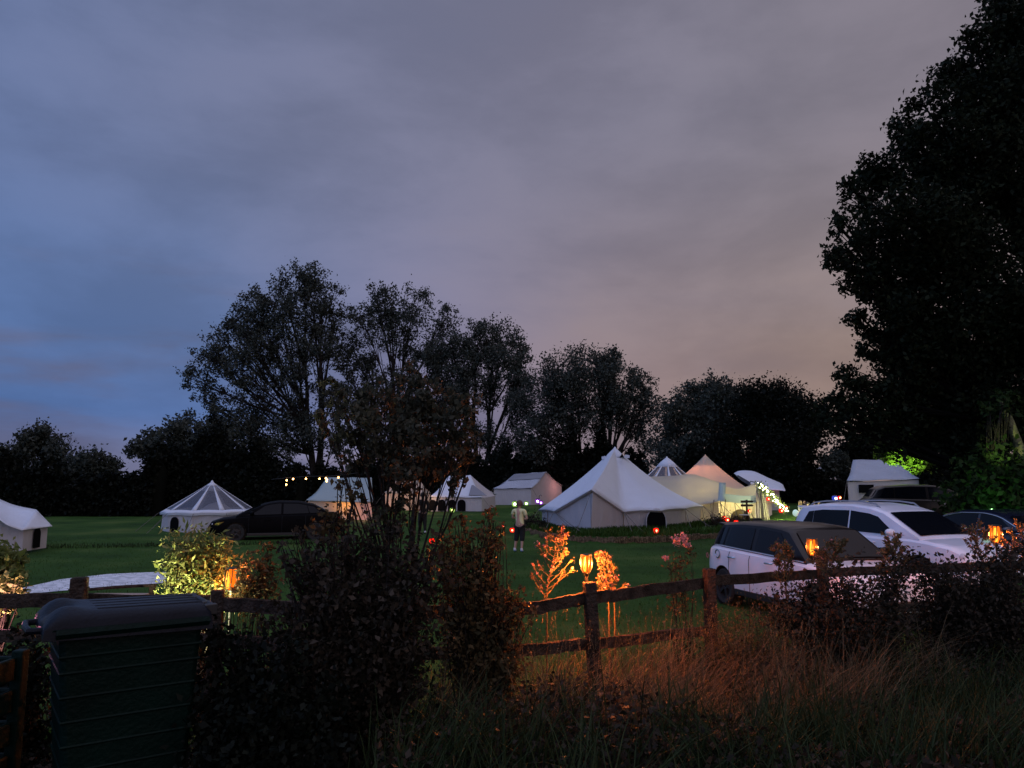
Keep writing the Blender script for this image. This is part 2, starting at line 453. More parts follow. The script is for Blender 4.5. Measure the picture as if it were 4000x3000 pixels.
def hedge(name, label, x0, x1, D, tops, nleaf, lsize, lm='leaf_dark', depth=3.0, seed=1, group=None, cat='hedge', zb=None, yfun=None):
    """tops: list of (photo x, photo y) giving the height along the hedge"""
    rng = np.random.default_rng(seed)
    X0 = P(x0, 1890, D).x; X1 = P(x1, 1890, D).x
    tx = [P(a, b, D).x for a, b in tops]; tz = [P(a, b, D).z for a, b in tops]
    ht = lambda x: np.interp(x, tx, tz)
    base = Vector(((X0 + X1) / 2, D, H((X0 + X1) / 2, D)))
    root = thing(name, label, cat, base, 0, group)
    n = nleaf
    x = rng.uniform(X0, X1, n)
    wob = 1 + .16 * np.sin(x * 1.9 + seed) + .10 * np.sin(x * 4.7 + seed * 3)
    t = rng.uniform(0, 1, n) ** .6
    z = base.z + (ht(x) * wob - base.z) * t + rng.normal(size=n) * lsize * .7
    prof = np.sqrt(np.clip(1 - t ** 3, 0.03, 1))
    sgn = np.where(rng.uniform(size=n) < .72, -1, 1)
    y = D + sgn * depth / 2 * prof * rng.uniform(.75, 1.15, n)
    sp = rng.uniform(size=n) < .08          # shoots standing above the top
    z = np.where(sp, base.z + (ht(x) * wob - base.z) * rng.uniform(.95, 1.13, n), z)
    pts = np.stack([x, y, np.maximum(z, base.z + .05)], 1) - np.array(base)
    V, F = leaf_geo(pts, lsize, rng, asp=.7)
    npmesh('foliage', V, F, M[lm], root)
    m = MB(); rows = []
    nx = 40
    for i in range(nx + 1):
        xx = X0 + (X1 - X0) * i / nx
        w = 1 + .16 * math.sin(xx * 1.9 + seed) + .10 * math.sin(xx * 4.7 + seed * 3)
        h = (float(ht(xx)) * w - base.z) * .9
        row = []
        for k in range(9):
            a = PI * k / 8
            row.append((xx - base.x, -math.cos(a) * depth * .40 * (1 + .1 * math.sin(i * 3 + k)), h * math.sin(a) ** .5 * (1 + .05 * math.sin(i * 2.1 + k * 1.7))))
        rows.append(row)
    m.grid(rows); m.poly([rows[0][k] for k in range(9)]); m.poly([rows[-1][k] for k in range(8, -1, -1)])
    m.build('stems', M['core'], root, smooth=True, angle=180)  # near-black solid: the hedge's inner shade put in as a mass
    return root

def shrub(name, label, lobes, base, D, nleaf, lsize, lm, seed, cat='shrub', group=None, asp=.5, stem='bark', clump=.3, sr=.012, droop=0.0, axis=None, dsp=.7, nst=6, fold=.15, fill=14):
    rng = np.random.default_rng(seed); rnd = random.Random(seed)
    root = thing(name, label, cat, base, 0, group); B = Vector(base)
    m = MB(); C = []; W = []
    for (px, py, r) in lobes:
        rr = r * D / 3000
        c = P(px, py, D + rnd.uniform(-dsp, dsp) * rr * 1.5)
        for k in range(nst):
            e = c + Vector(rng.normal(size=3)).normalized() * rr * rnd.uniform(.3, 1)
            s = B + Vector((rnd.uniform(-.12, .12), rnd.uniform(-.08, .08), 0))
            mid = s.lerp(e, .5) + Vector((rnd.uniform(-.1, .1), rnd.uniform(-.1, .1), .15)) * (e - s).length
            pth = bez(s, mid, e, 9)
            m.tube([p - B for p in pth], [sr * (1 - .7 * i / 8) for i in range(9)], 5, cap=False)
            for t in range(3, 9):
                C.append(pth[t]); W.append(rr)
        for k in range(fill):
            C.append(c + Vector(rng.normal(size=3)) * rr * .5); W.append(rr)
    C = np.array(C); W = np.array(W)
    # keep the sample points inside the lobes
    LC = np.array([P(px, py, D) for px, py, r in lobes]); LR = np.array([r * D / 3000 for _, _, r in lobes])
    d = np.min(np.linalg.norm(C[:, None, :] - LC[None], axis=2) / LR[None], axis=1)
    C = C[d < 1.6]; W = W[d < 1.6]
    idx = rng.choice(len(C), nleaf, p=W ** 2 / (W ** 2).sum())
    pts = C[idx] + rng.normal(size=(nleaf, 3)) * (W[idx] * clump)[:, None]
    pts[:, 2] = np.maximum(pts[:, 2], B.z + .02)
    V, F = leaf_geo(pts - np.array(B), lsize, rng, asp=asp, droop=droop, axis=axis, fold=fold)
    m.build('stems', M[stem], root, smooth=True)
    npmesh('foliage', V, F, M[lm], root)
    return root

def stalk_plant(label, pts_px, D, seed, spread=.10, nbr=14, lsize=.027, group=None, flower=None, name='thistle_plant'):
    """upright branching herb: pts_px = photo points of the main stem, bottom to top"""
    rng = np.random.default_rng(seed); rnd = random.Random(seed)
    path = [P(x, y, D) for x, y in pts_px]
    b0 = path[0]; base = Vector((b0.x, D, H(b0.x, D)))
    path = [base] + path[1:] if (b0.z - base.z) < .25 else [base] + path
    root = thing(name, label, 'plant', base, 0, group)
    # resample
    full = []
    for i in range(len(path) - 1):
        for k in range(6): full.append(path[i].lerp(path[i + 1], k / 6))
    full.append(path[-1]); n = len(full)
    m = MB(); m.tube([p - base for p in full], [.010 * (1 - .7 * i / n) for i in range(n)], 6)
    C = []
    for i in range(nbr):
        t = .25 + .73 * i / nbr
        s = full[int(t * (n - 1))]
        side = 1 if i % 2 else -1
        ln = spread * (1.45 - t) * rnd.uniform(.7, 1.3)
        dv = Vector((side * rnd.uniform(.5, 1), rnd.uniform(-.6, .6), rnd.uniform(.6, 1.2))).normalized()
        e = s + dv * ln * 1.6
        mid = s.lerp(e, .5) + Vector((side * .02, 0, -.01))
        pth = bez(s, mid, e, 7)
        m.tube([p - base for p in pth], [.006 * (1 - .5 * k / 6) for k in range(7)], 5)
        for k in range(2, 7):
            C.append((pth[k], dv))
            if rnd.random() < .6:
                d2 = (dv + Vector(rng.normal(size=3)) * .8).normalized(); e2 = pth[k] + d2 * rnd.uniform(.02, .06)
                m.tube([pth[k] - base, e2 - base], [.004, .002], 4); C.append((e2, d2))
        C.append((e, dv)); C.append((e, dv)); C.append((e, dv))
    for p in full[n // 4:]: C.append((p, Vector((0, 0, 1))))
    m.build('stem', M['leaf_stalk'], root, smooth=True)
    pts = []; ax = []
    for c, dv in C:
        for k in range(3):
            pts.append(np.array(c - base) + rng.normal(size=3) * .012); ax.append(np.array(dv) + rng.normal(size=3) * .55)
    V, F = leaf_geo(np.array(pts), lsize, rng, asp=.38, axis=np.array(ax) * 1.5, spread=.5)
    npmesh('leaves', V, F, M['leaf_stalk'], root)
    fl = flower or 'petal'
    tips = [c for c, dv in C if rnd.random() < .16]
    pp = []
    for c in tips:
        for k in range(7): pp.append(np.array(c - base) + rng.normal(size=3) * .008)
    V, F = leaf_geo(np.array(pp), .022, rng, asp=.7)
    npmesh('blossom', V, F, M[fl], root)
    return root

# ------------------------------------------------------------- cars
def lerpn(prof, x):
    return float(np.interp(x, [p[0] for p in prof], [p[1] for p in prof]))

def car(name, label, center, heading, S):
    L, W = S['L'], S['W']; hl = L / 2
    root = thing(name, label, S.get('cat', 'car'), center, math.atan2(heading[1], heading[0]), S.get('group'))
    top, gh = S['body'], S['gh']
    def hw(x):
        s = abs(x) / hl
        return W / 2 * (1 - .05 * s ** 3 - .16 * s ** 12)
    def zb(x): return .22 + .10 * (abs(x) / hl) ** 8
    xs = sorted(set([round(-hl + L * i / 46, 4) for i in range(47)] + [p[0] for p in top]))
    xs = [x for x in xs if abs(x) <= hl]
    def ring(x):
        w = hw(x); z0 = zb(x); z1 = lerpn(top, x)
        m = z0 + (z1 - z0)
        half = [(0, z0), (w - .10, z0), (w - .03, z0 + .05), (w - .005, z0 + (z1 - z0) * .30), (w, z0 + (z1 - z0) * .55),
                (w - .012, z0 + (z1 - z0) * .76), (w - .035, z1 - .07 * (z1 - z0)), (w - .09, z1 - .004), (w - .25, z1 + .012), (0, z1 + .025)]
        return [(x, -y, z) for y, z in half] + [(x, y, z) for y, z in half[-2:0:-1]]
    mb = MB(); rings = [ring(x) for x in xs]; n = len(rings[0])
    vs = [p for r in rings for p in r]
    fs = [(i * n + k, i * n + (k + 1) % n, (i + 1) * n + (k + 1) % n, (i + 1) * n + k) for i in range(len(rings) - 1) for k in range(n)]
    fs += [tuple(range(n - 1, -1, -1)), tuple((len(rings) - 1) * n + k for k in range(n))]
    mb.add(vs, fs)
    body = mb.build('body', S['paint'], root, smooth=True, angle=40)
    cut = MB(); wr = S['wr']
    for wx in S['wheels']:
        for sy in (-1, 1):
            cut.lathe([(wr * 1.17, -.16), (wr * 1.17, .25)], (wx, sy * (W / 2 - .10), wr), 32, Matrix.Rotation(R(-90) * sy, 4, 'X'))
    co = cut.build('cutter', M['black']); 
    md = body.modifiers.new('arch', 'BOOLEAN'); md.object = co; md.operation = 'DIFFERENCE'; md.solver = 'EXACT'
    bpy.context.view_layer.update()
    dg = bpy.context.evaluated_depsgraph_get()
    # the cutter must share the body's frame
    co.parent = root; bpy.context.view_layer.update(); dg = bpy.context.evaluated_depsgraph_get()
    nm = bpy.data.meshes.new_from_object(body.evaluated_get(dg)); body.modifiers.clear(); old = body.data; body.data = nm
    nm.materials.clear(); nm.materials.append(S['paint'])
    for p in nm.polygons: p.material_index = 0
    nm.set_sharp_from_angle(angle=R(35))
    bpy.data.objects.remove(co)
    for wx in S['wheels']:
        for sy in (-1, 1):
            MB().lathe([(.05, -.14), (wr * 1.16, -.14), (wr * 1.16, .06)], (wx, sy * (W / 2 - .10), wr), 24, Matrix.Rotation(R(-90) * sy, 4, 'X'), cap=False).build('wheel_arch_liner', M['black'], root)
    for wx in S['wheels']:
        for sy in (-1, 1):
            mt = Matrix.Rotation(R(-90) * sy, 4, 'X')
            w = MB().lathe([(wr * .62, -.10), (wr * .9, -.11), (wr, -.07), (wr, .07), (wr * .9, .11), (wr * .66, .10), (wr * .62, .05)], (0, 0, 0), 28, mt, cap=False)
            wo = w.build('wheel', M['rubber'], root, smooth=True); wo.location = (wx, sy * (W / 2 - .13), wr)
            r_ = MB().lathe([(.02, .06), (wr * .2, .075), (wr * .22, .05), (wr * .62, .02), (wr * .64, .10), (wr * .60, .10)], (0, 0, 0), 28, mt, cap=False)
            for k in range(5):
                a = 2 * PI * k / 5
                q = MB().box((wr * .4, 0, .07), (wr * .5, .05, .03))
                r_.add([mt @ (Matrix.Rotation(a, 4, 'Z') @ Vector(v)) for v in q.v], q.f)
            r_.build('rim', M['dark_alloy'], wo, smooth=True)
    # greenhouse
    g0, g1 = gh[0][0], gh[-1][0]; zroof = max(p[1] for p in gh)
    def gw(x, z):
        zb_ = lerpn(top, x); t = max(0, (z - zb_)) / (zroof - .95)
        b = hw(x) - .075
        endt = sst(0, .55, x - g0)
        return b * (1 - .03 * (1 - endt)) - .17 * t - .04 * (1 - endt) * t
    gx = sorted(set([round(g0 + (g1 - g0) * i / 40, 4) for i in range(41)] + [p[0] for p in gh]))
    mb = MB(); rings = []
    for x in gx:
        zt = lerpn(gh, x); z0 = lerpn(top, x) - .03; zt = max(zt, z0 + .03)
        pts = []
        for t in (0, .35, .7, .93):
            z = z0 + (zt - z0) * t; pts.append((gw(x, z), z))
        w = gw(x, zt)
        pts += [(w - .025, zt - .008), (w - .11, zt + .012), (w * .5, zt + .028), (0, zt + .033)]
        rings.append([(x, -y, z) for y, z in pts] + [(x, y, z) for y, z in pts[-2::-1]])
    n = len(rings[0]); vs = [p for r in rings for p in r]
    fs = [(i * n + k, i * n + k + 1, (i + 1) * n + k + 1, (i + 1) * n + k) for i in range(len(rings) - 1) for k in range(n - 1)]
    fs += [tuple(range(n - 1, -1, -1)), tuple((len(rings) - 1) * n + k for k in range(n))]
    mb.add(vs, fs); mb.build('cabin', S['cabin'], root, smooth=True, angle=30)
    def zlow(x): return lerpn(top, x) + S.get('sill', .035)
    def ztop(x): return lerpn(gh, x) - S.get('header', .085)
    for (xb0, xb1, xt0, xt1) in S['windows']:
        for sy in (-1, 1):
            rows = []
            for j in range(5):
                t = j / 4; row = []
                for i in range(9):
                    s = i / 8
                    x = (xb0 + (xb1 - xb0) * s) * (1 - t) + (xt0 + (xt1 - xt0) * s) * t
                    lo = zlow(x); hi = max(lo + .01, ztop(x))
                    z = lo + (hi - lo) * t
                    row.append((x, sy * (gw(x, z) + .007), z))
                rows.append(row)
            MB().grid(rows).build('side_window', M['glass'], root, smooth=True, angle=80)
    def slope(i, nm, f0=.07, f1=.94, ins=.10):
        (xa, za), (xb, zb2) = gh[i], gh[i + 1]
        rows = []
        nx, nz = -(zb2 - za), (xb - xa); l = math.hypot(nx, nz); nx /= l; nz /= l
        for j in range(6):
            t = f0 + (f1 - f0) * j / 5; x = xa + (xb - xa) * t; z = za + (zb2 - za) * t
            w = gw(x, z) - ins; row = []
            for k in range(9):
                y = -w + 2 * w * k / 8
                cr = .012 + .021 * min(1, (1 - abs(y / (w + ins))) * 2)
                row.append((x + nx * (cr * .5 + .012), y, z + nz * (cr + .008) + .004))
            rows.append(row)
        MB().grid(rows).build(nm, M['glass'], root, smooth=True, angle=80)
    slope(len(gh) - 2, 'windscreen')
    slope(0, 'rear_window', .15, .9, .16)
    # mirrors
    mx = S['mirror']
    for sy in (-1, 1):
        z = lerpn(top, mx) + .08; y = sy * (hw(mx) + .10)
        mm = MB().ball((mx, y, z + .02), .11, 10, (.75, 1.05, .68)); mm.box((mx, sy * (hw(mx) + .0), z - .03), (.08, .12, .04))
        mo = mm.build('wing_mirror', S['mirrorm'], root, smooth=True)
        MB().box((mx - .075, y, z + .02), (.012, .17, .11)).build('mirror_glass', M['glass'], mo)
    for hx in S['handles']:
        for sy in (-1, 1):
            z = S['hz']; 
            t = (z - zb(hx)) / (lerpn(top, hx) - zb(hx))
            y = sy * (hw(hx) + .012)
            MB().tube([(hx - .10, y - sy * .015, z), (hx - .07, y + sy * .018, z), (hx + .07, y + sy * .018, z), (hx + .10, y - sy * .015, z)], .014, 6).build('door_handle', S['handlem'], root, smooth=True)
    for hx in S['seams']:
        for sy in (-1, 1):
            pts = [(hx, sy * (hw(hx) * 1 + .001 - (0.03 if k == 8 else 0) * 1 - (.004 if k < 3 else 0)), zb(hx) + .08 + (lerpn(top, hx) - zb(hx) - .14) * k / 8) for k in range(9)]
            MB().tube(pts, .005, 4).build('door_seam', M['black'], root)
    for sy in (-1, 1):
        x = -hl + .07; z = S['tz']
        MB().ball((x + .05, sy * (hw(x) - .10), z), .12, 10, (.75, .8, S.get('tl', 1.1))).build('tail_light', M['redlamp'], root, smooth=True)
        x = hl - .22; z = lerpn(top, x) - .12
        MB().ball((x, sy * (hw(x) - .13), z), .13, 10, (1.1, .8, .75)).build('headlight', M['lamp_clear'], root, smooth=True)
        # sill cladding
        MB().box((0, sy * (W / 2 - .035), .27), (S['wheels'][1] - S['wheels'][0] - wr * 2.5, .05, .10)).build('sill', M['black'], root, bevel=.01)
    MB().box((hl - .01, 0, .40), (.06, W * .62, .14)).build('grille', M['black'], root, bevel=.02)
    if S.get('rails'):
        for sy in (-1, 1):
            a, b = S['rails']
            pts = [(a, sy * .56, lerpn(gh, a) + .01)] + [(a + (b - a) * t, sy * .56, lerpn(gh, a + (b - a) * t) + .065) for t in (.06, .25, .5, .75, .94)] + [(b, sy * .56, lerpn(gh, b) + .01)]
            MB().tube(pts, .018, 6).build('roof_rail', M['alloy'], root, smooth=True)
    if S.get('chrome'):
        for sy in (-1, 1):
            a, b = S['chrome']
            pts = []
            for i in range(17):
                x = a + (b - a) * i / 16; z = max(lerpn(gh, x) - S.get('header', .085) + .012, zlow(x) - .01)
                pts.append((x, sy * (gw(x, z) + .012), z))
            MB().tube(pts, .012, 5).build('window_trim', M['chrome'], root, smooth=True)
            pts = [(a + (b - a) * i / 8, sy * (gw(a + (b - a) * i / 8, zlow(a + (b - a) * i / 8)) + .012), zlow(a + (b - a) * i / 8) - .012) for i in range(9)]
            MB().tube(pts, .012, 5).build('window_trim', M['chrome'], root, smooth=True)
    if S.get('beltchrome'):
        for sy in (-1, 1):
            a, b = S['beltchrome']
            pts = [(a + (b - a) * i / 12, sy * (hw(a + (b - a) * i / 12) - .072), lerpn(top, a + (b - a) * i / 12) + .012) for i in range(13)]
            MB().tube(pts, .010, 5).build('belt_trim', M['chrome'], root, smooth=True)
    if S.get('fuel'):
        x, z = S['fuel']
        for sy in (-1,):
            y = sy * (hw(x) + .004)
            MB().lathe([(.001, .010), (.055, .006), (.057, .0)], (x, y - sy * .004, z), 20, Matrix.Rotation(R(-90) * sy, 4, 'X'), cap=False).build('fuel_flap', S['paint'], root, smooth=True)
            o = MB().lathe([(.055, -.01), (.075, .0), (.08, .012), (.068, .016), (.058, .008)], (x, y - sy * .006, z), 24, Matrix.Rotation(R(-90) * sy, 4, 'X')).build('fuel_cap', M['chrome'], root, smooth=True)
    if S.get('wipers'):
        (xa, za), (xb, zb2) = gh[-2], gh[-1]
        MB().tube([(xb - .08, -.5, zb2 + .07), (xb - .2, .15, zb2 + .15)], .008, 4).build('wiper', M['black'], root)
    if S.get('antenna'):
        x = S['antenna']; z = lerpn(gh, x) + .03
        MB().tube([(x, 0, z), (x - .12, 0, z + .14)], [.008, .003], 5).build('antenna', M['black'], root)
    if S.get('spoiler'):
        x = gh[1][0] - .02; z = lerpn(gh, gh[2][0])
        MB().box((x, 0, z - .02), (.26, 1.12, .035), ry=R(6)).build('roof_spoiler', S['cabin'], root, bevel=.012)
    return root

# ------------------------------------------------------------- people
def skin_body(name, verts, edges, m, parent, sub=2):
    me = bpy.data.meshes.new(name); me.from_pydata([v[:3] for v in verts], edges, []); me.materials.append(m)
    o = bpy.data.objects.new(name, me); link(o, parent)
    md = o.modifiers.new('skin', 'SKIN'); md.use_smooth_shade = True
    if not me.skin_vertices: 
        pass
    sv = me.skin_vertices[0].data
    for i, v in enumerate(verts):
        r = v[3]; ry = v[4] if len(v) > 4 else r
        sv[i].radius = (r, ry); sv[i].use_root = (i == 0)
    s = o.modifiers.new('sub', 'SUBSURF'); s.levels = sub; s.render_levels = sub
    return o

def person(label, loc, rz, J, top, bottom, shoes, hair, hairlen=.0, scale=1.0, group=None, cat='person', sleeves=.5, cropped=False, longleg=True):
    """J: joints, facing +y. keys: hip (pelvis centre), chest, neck, head, shl/shr, ell/elr, hal/har, kl/kr, al/ar (ankles)"""
    root = thing('person', label, cat, loc, rz, group)
    root.scale = (scale,) * 3
    V = []; E = []
    def add(p, r, ry=None, par=None):
        V.append((p[0], p[1], p[2], r, ry if ry else r))
        if par is not None: E.append((par, len(V) - 1))
        return len(V) - 1
    j = {k: Vector(v) for k, v in J.items()}
    pel = add(j['hip'], .135, .10)
    wa = add(j['hip'].lerp(j['chest'], .5), .125, .095, pel)
    ch = add(j['chest'], .135, .10, wa)
    up = add(j['chest'].lerp(j['neck'], .65), .10, .08, ch)
    nk = add(j['neck'], .052, None, up)
    h0 = add(j['neck'].lerp(j['head'], .45), .058, None, nk)
    h1 = add(j['head'], .082, .092, h0)
    add(j['head'] + (j['head'] - j['neck']).normalized() * .085, .055, .06, h1)
    for s, sx in (('l', -1), ('r', 1)):
        a = add(j['sh' + s], .056, None, up); b = add(j['el' + s], .040, None, a); c = add(j['ha' + s].lerp(j['el' + s], .22), .026, None, b)
        hd = (j['ha' + s] - j['el' + s]).normalized()
        pm = add(j['ha' + s], .028, .016, c)
        side = hd.orthogonal().normalized()
        for k in range(4):
            q = j['ha' + s] + hd * .035 + side * (k - 1.5) * .018
            f1 = add(q + hd * .03, .0085, None, pm); f2 = add(q + hd * (.055 + .008 * (k in (1, 2))) + Vector((0, .012, -.008)), .0075, None, f1)
        th = add(j['ha' + s] + side * .035 - hd * .005, .010, None, pm); add(j['ha' + s] + side * .05 + hd * .03, .008, None, th)
        hp = add(j['hip'] + Vector((sx * .09, 0, -.06)), .095, None, pel)
        kn = add(j['k' + s], .058, None, hp)
        cf = add(j['k' + s].lerp(j['a' + s], .35), .055, None, kn)
        an = add(j['a' + s], .036, None, cf)
        add(j['a' + s] + Vector((0, .05, -.05)), .038, .03, an); add(j['a' + s] + Vector((0, .15, -.06)), .032, .022, len(V) - 1)
    skin_body('body', V, E, M['skin'], root)
    # face
    hd = j['head']; f = MB()
    for sx in (-1, 1):
        f.ball(hd + Vector((sx * .032, .083, .0)), .010, 6)
    f.build('eyes', M['hair_d'], root)
    MB().ball(hd + Vector((0, .096, -.028)), .014, 6, (.8, 1.1, 1.4)).build('nose', M['skin'], root, smooth=True)
    MB().box(hd + Vector((0, .085, -.062)), (.045, .012, .010)).build('mouth', mat_cache('lip', (.3, .1, .09)), root)
    e = MB()
    for sx in (-1, 1): e.ball(hd + Vector((sx * .088, 0, -.01)), .024, 6, (.4, .8, 1.2))
    e.build('ears', M['skin'], root, smooth=True)
    # hair: a cap over the back and top, and a fall of the wanted length
    hb = MB(); rows = []
    for i in range(9):
        ph = PI * .62 * i / 8
        row = []
        for k in range(15):
            a = R(200) * (k / 14 - .5) * (1.0 if i > 3 else 1.8) 
            r_ = .113 * (1 + .03 * math.sin(k * 2.3 + i))
            row.append(hd + Vector((math.sin(a) * math.sin(ph) * r_ * .93, -math.cos(a) * math.sin(ph) * r_, .015 + math.cos(ph) * r_ * 1.08)))
        rows.append(row)
    if hairlen > 0:
        for q in (.33, .66, 1):
            rows.append([Vector((p.x * (1 - .1 * q) + hd.x * .1 * q, p.y - .01 * q, p.z - hairlen * q)) for p in rows[8]])
    hb.grid(rows); hb.build('hair', hair, root, smooth=True, angle=180, solid=.02)
    # top
    V = []; E = []
    pel0 = add(j['hip'] + Vector((0, 0, -.07)), .160, .128); pel = add(j['hip'] + Vector((0, 0, .05)), .155, .125, pel0); wa = add(j['hip'].lerp(j['chest'], .5), .150, .118, pel)
    ch = add(j['chest'], .160, .122, wa); up = add(j['chest'].lerp(j['neck'], .62), .118, .092, ch); add(j['neck'] + Vector((0, 0, -.015)), .064, None, up)
    for s in 'lr':
        a = add(j['sh' + s], .074, None, up)
        if sleeves <= .5: add(j['sh' + s].lerp(j['el' + s], .62), .068, None, a)
        else:
            b = add(j['el' + s], .056, None, a); add(j['el' + s].lerp(j['ha' + s], .8), .042, None, b)
    skin_body('shirt', V, E, top, root)
    V = []; E = []
    pel = add(j['hip'] + Vector((0, 0, .02)), .150, .120)
    for s, sx in (('l', -1), ('r', 1)):
        hp = add(j['hip'] + Vector((sx * .088, 0, -.07)), .118, None, pel)
        t = add((j['hip'] + Vector((sx * .088, 0, -.07))).lerp(j['k' + s], .5), .106, None, hp)
        kn = add(j['k' + s], .092, None, t)
        if cropped: add(j['k' + s].lerp(j['a' + s], .42), .090, None, kn)
        else: add(j['a' + s], .058, None, add(j['k' + s].lerp(j['a' + s], .5), .068, None, kn))
    skin_body('trousers', V, E, bottom, root)
    for s in 'lr':
        a = j['a' + s]
        sh = MB().ball(a + Vector((0, .055, -.052)), .07, 10, (.62, 1.75, .55)); sh.build('shoe', shoes, root, smooth=True)
        MB().lathe([(.043, -.05), (.046, .0), (.043, .035)], a, 10).build('sock', mat_cache('sock', (.6, .6, .62)), root, smooth=True)
    return root

_mc = {}
def mat_cache(n, c, r=.8, **k):
    if n not in _mc: _mc[n] = mat(n, c, r, **k)
    return _mc[n]

STAND = dict(hip=(0, 0, .92), chest=(0, 0, 1.22), neck=(0, -.01, 1.46), head=(0, .01, 1.60), shl=(-.19, -.01, 1.38), shr=(.19, -.01, 1.38),
             ell=(-.25, -.02, 1.10), elr=(.25, -.02, 1.10), hal=(-.23, .10, .86), har=(.23, .10, .86), kl=(-.11, .01, .50), kr=(.11, .01, .50), al=(-.12, -.02, .10), ar=(.12, -.02, .10))
FOLD = dict(STAND, kl=(-.10, .05, .50), al=(-.16, .03, .10), ar=(.10, -.05, .10), hip=(.03, 0, .92), chest=(.01, .01, 1.22), ell=(-.25, .04, 1.13), elr=(.28, .0, 1.10), hal=(.02, .22, 1.14), har=(-.02, .19, 1.10), head=(0, .05, 1.59))
SIT = dict(hip=(0, 0, .55), chest=(0, .02, .86), neck=(0, .02, 1.08), head=(0, .04, 1.22), shl=(-.18, .02, 1.00), shr=(.18, .02, 1.00),
           ell=(-.23, .10, .76), elr=(.23, .10, .76), hal=(-.08, .34, .72), har=(.08, .34, .72), kl=(-.12, .44, .50), kr=(.12, .44, .50), al=(-.12, .44, .10), ar=(.12, .44, .10))
# ============================================================= SCENE
build_ground()

# pale gravel path at the far left of the lawn, beyond the fence
def path_strip():
    a = [(-20, 2324), (120, 2292), (240, 2262), (420, 2246), (640, 2238), (820, 2232)]
    b = [(-20, 2338), (150, 2322), (260, 2310), (400, 2294), (560, 2282), (820, 2266)]
    rows = [[], [], []]
    for i in range(24):
        x = -20 + 840 * i / 23
        ya = np.interp(x, [p[0] for p in a], [p[1] for p in a]); yb = np.interp(x, [p[0] for p in b], [p[1] for p in b])
        ga, gb = G(x, ya), G(x, yb)
        for k, t in enumerate((0, .5, 1)):
            q = ga.lerp(gb, t); q.z = H(q.x, q.y) + (.012 if k != 1 else .04); rows[k].append(q)
    o = MB().grid(rows).build('path', M['gravel'], smooth=True, angle=180)
    tag(o, 'pale stone path running along the lawn beyond the fence', None, kind='structure')
path_strip()

# ---- tents ----
def densify(ring, n):
    out = []
    m = len(ring)
    for i in range(m):
        a, b = Vector(ring[i]), Vector(ring[(i + 1) % m])
        for k in range(n): out.append(a.lerp(b, k / n))
    return out

def roof_from(apex, ring, sag, nseg=5, nr=10, scallop=.05, flare=.0):
    R_ = densify(ring, nseg); rows = []
    for j in range(nr + 1):
        t = j / nr; row = []
        for i, e in enumerate(R_ + [R_[0]]):
            p = Vector(apex).lerp(e, .03 + .97 * t)
            k = (i % nseg) / nseg
            p.z -= sag * math.sin(PI * t) * (1 - .25 * math.sin(PI * k)) + scallop * math.sin(PI * k) * -t * .6
            row.append(p)
        rows.append(row)
    return rows

def arch(mb, a, b, z0, w, h, u, off):
    """arched opening on the wall segment a->b (ground points), centred at fraction u"""
    a, b = Vector(a), Vector(b); d = (b - a); d.z = 0; d.normalize(); nrm = Vector((d.y, -d.x, 0))
    if nrm.dot(Vector((-a.x, -a.y, 0))) < 0: nrm = -nrm      # walls face the lawn
    c = a.lerp(b, u) + nrm * off
    pts = [c - d * w / 2, c + d * w / 2]
    z1 = z0 + h - w / 2 if h > w / 2 else z0 + h * .4
    ptsz = [z0, z0]
    n = 12; P_ = [(c - d * w / 2), (c + d * w / 2)]
    poly = [(P_[0].x, P_[0].y, z0), (P_[1].x, P_[1].y, z0)]
    for i in range(n + 1):
        an = PI * i / n; q = c + d * (w / 2 * math.cos(an)); poly.append((q.x, q.y, z1 + (z0 + h - z1) * math.sin(an)))
    mb.poly(poly, nrm * -.012)
    edge = [Vector(p) for p in poly]
    return edge, nrm

def walls(ring, base, nseg=6, lean=0.0):
    Rg = densify(ring, nseg); Bs = densify(base, nseg); rows = []
    for j in range(5):
        t = j / 4; row = []
        for i in range(len(Rg) + 1):
            a, b = Rg[i % len(Rg)], Bs[i % len(Bs)]
            p = a.lerp(b, t); p = p + Vector((math.sin(i * 1.7 + j) * .012, math.cos(i * 2.3 + j * .7) * .02, 0))
            row.append(p)
        rows.append(row)
    return rows

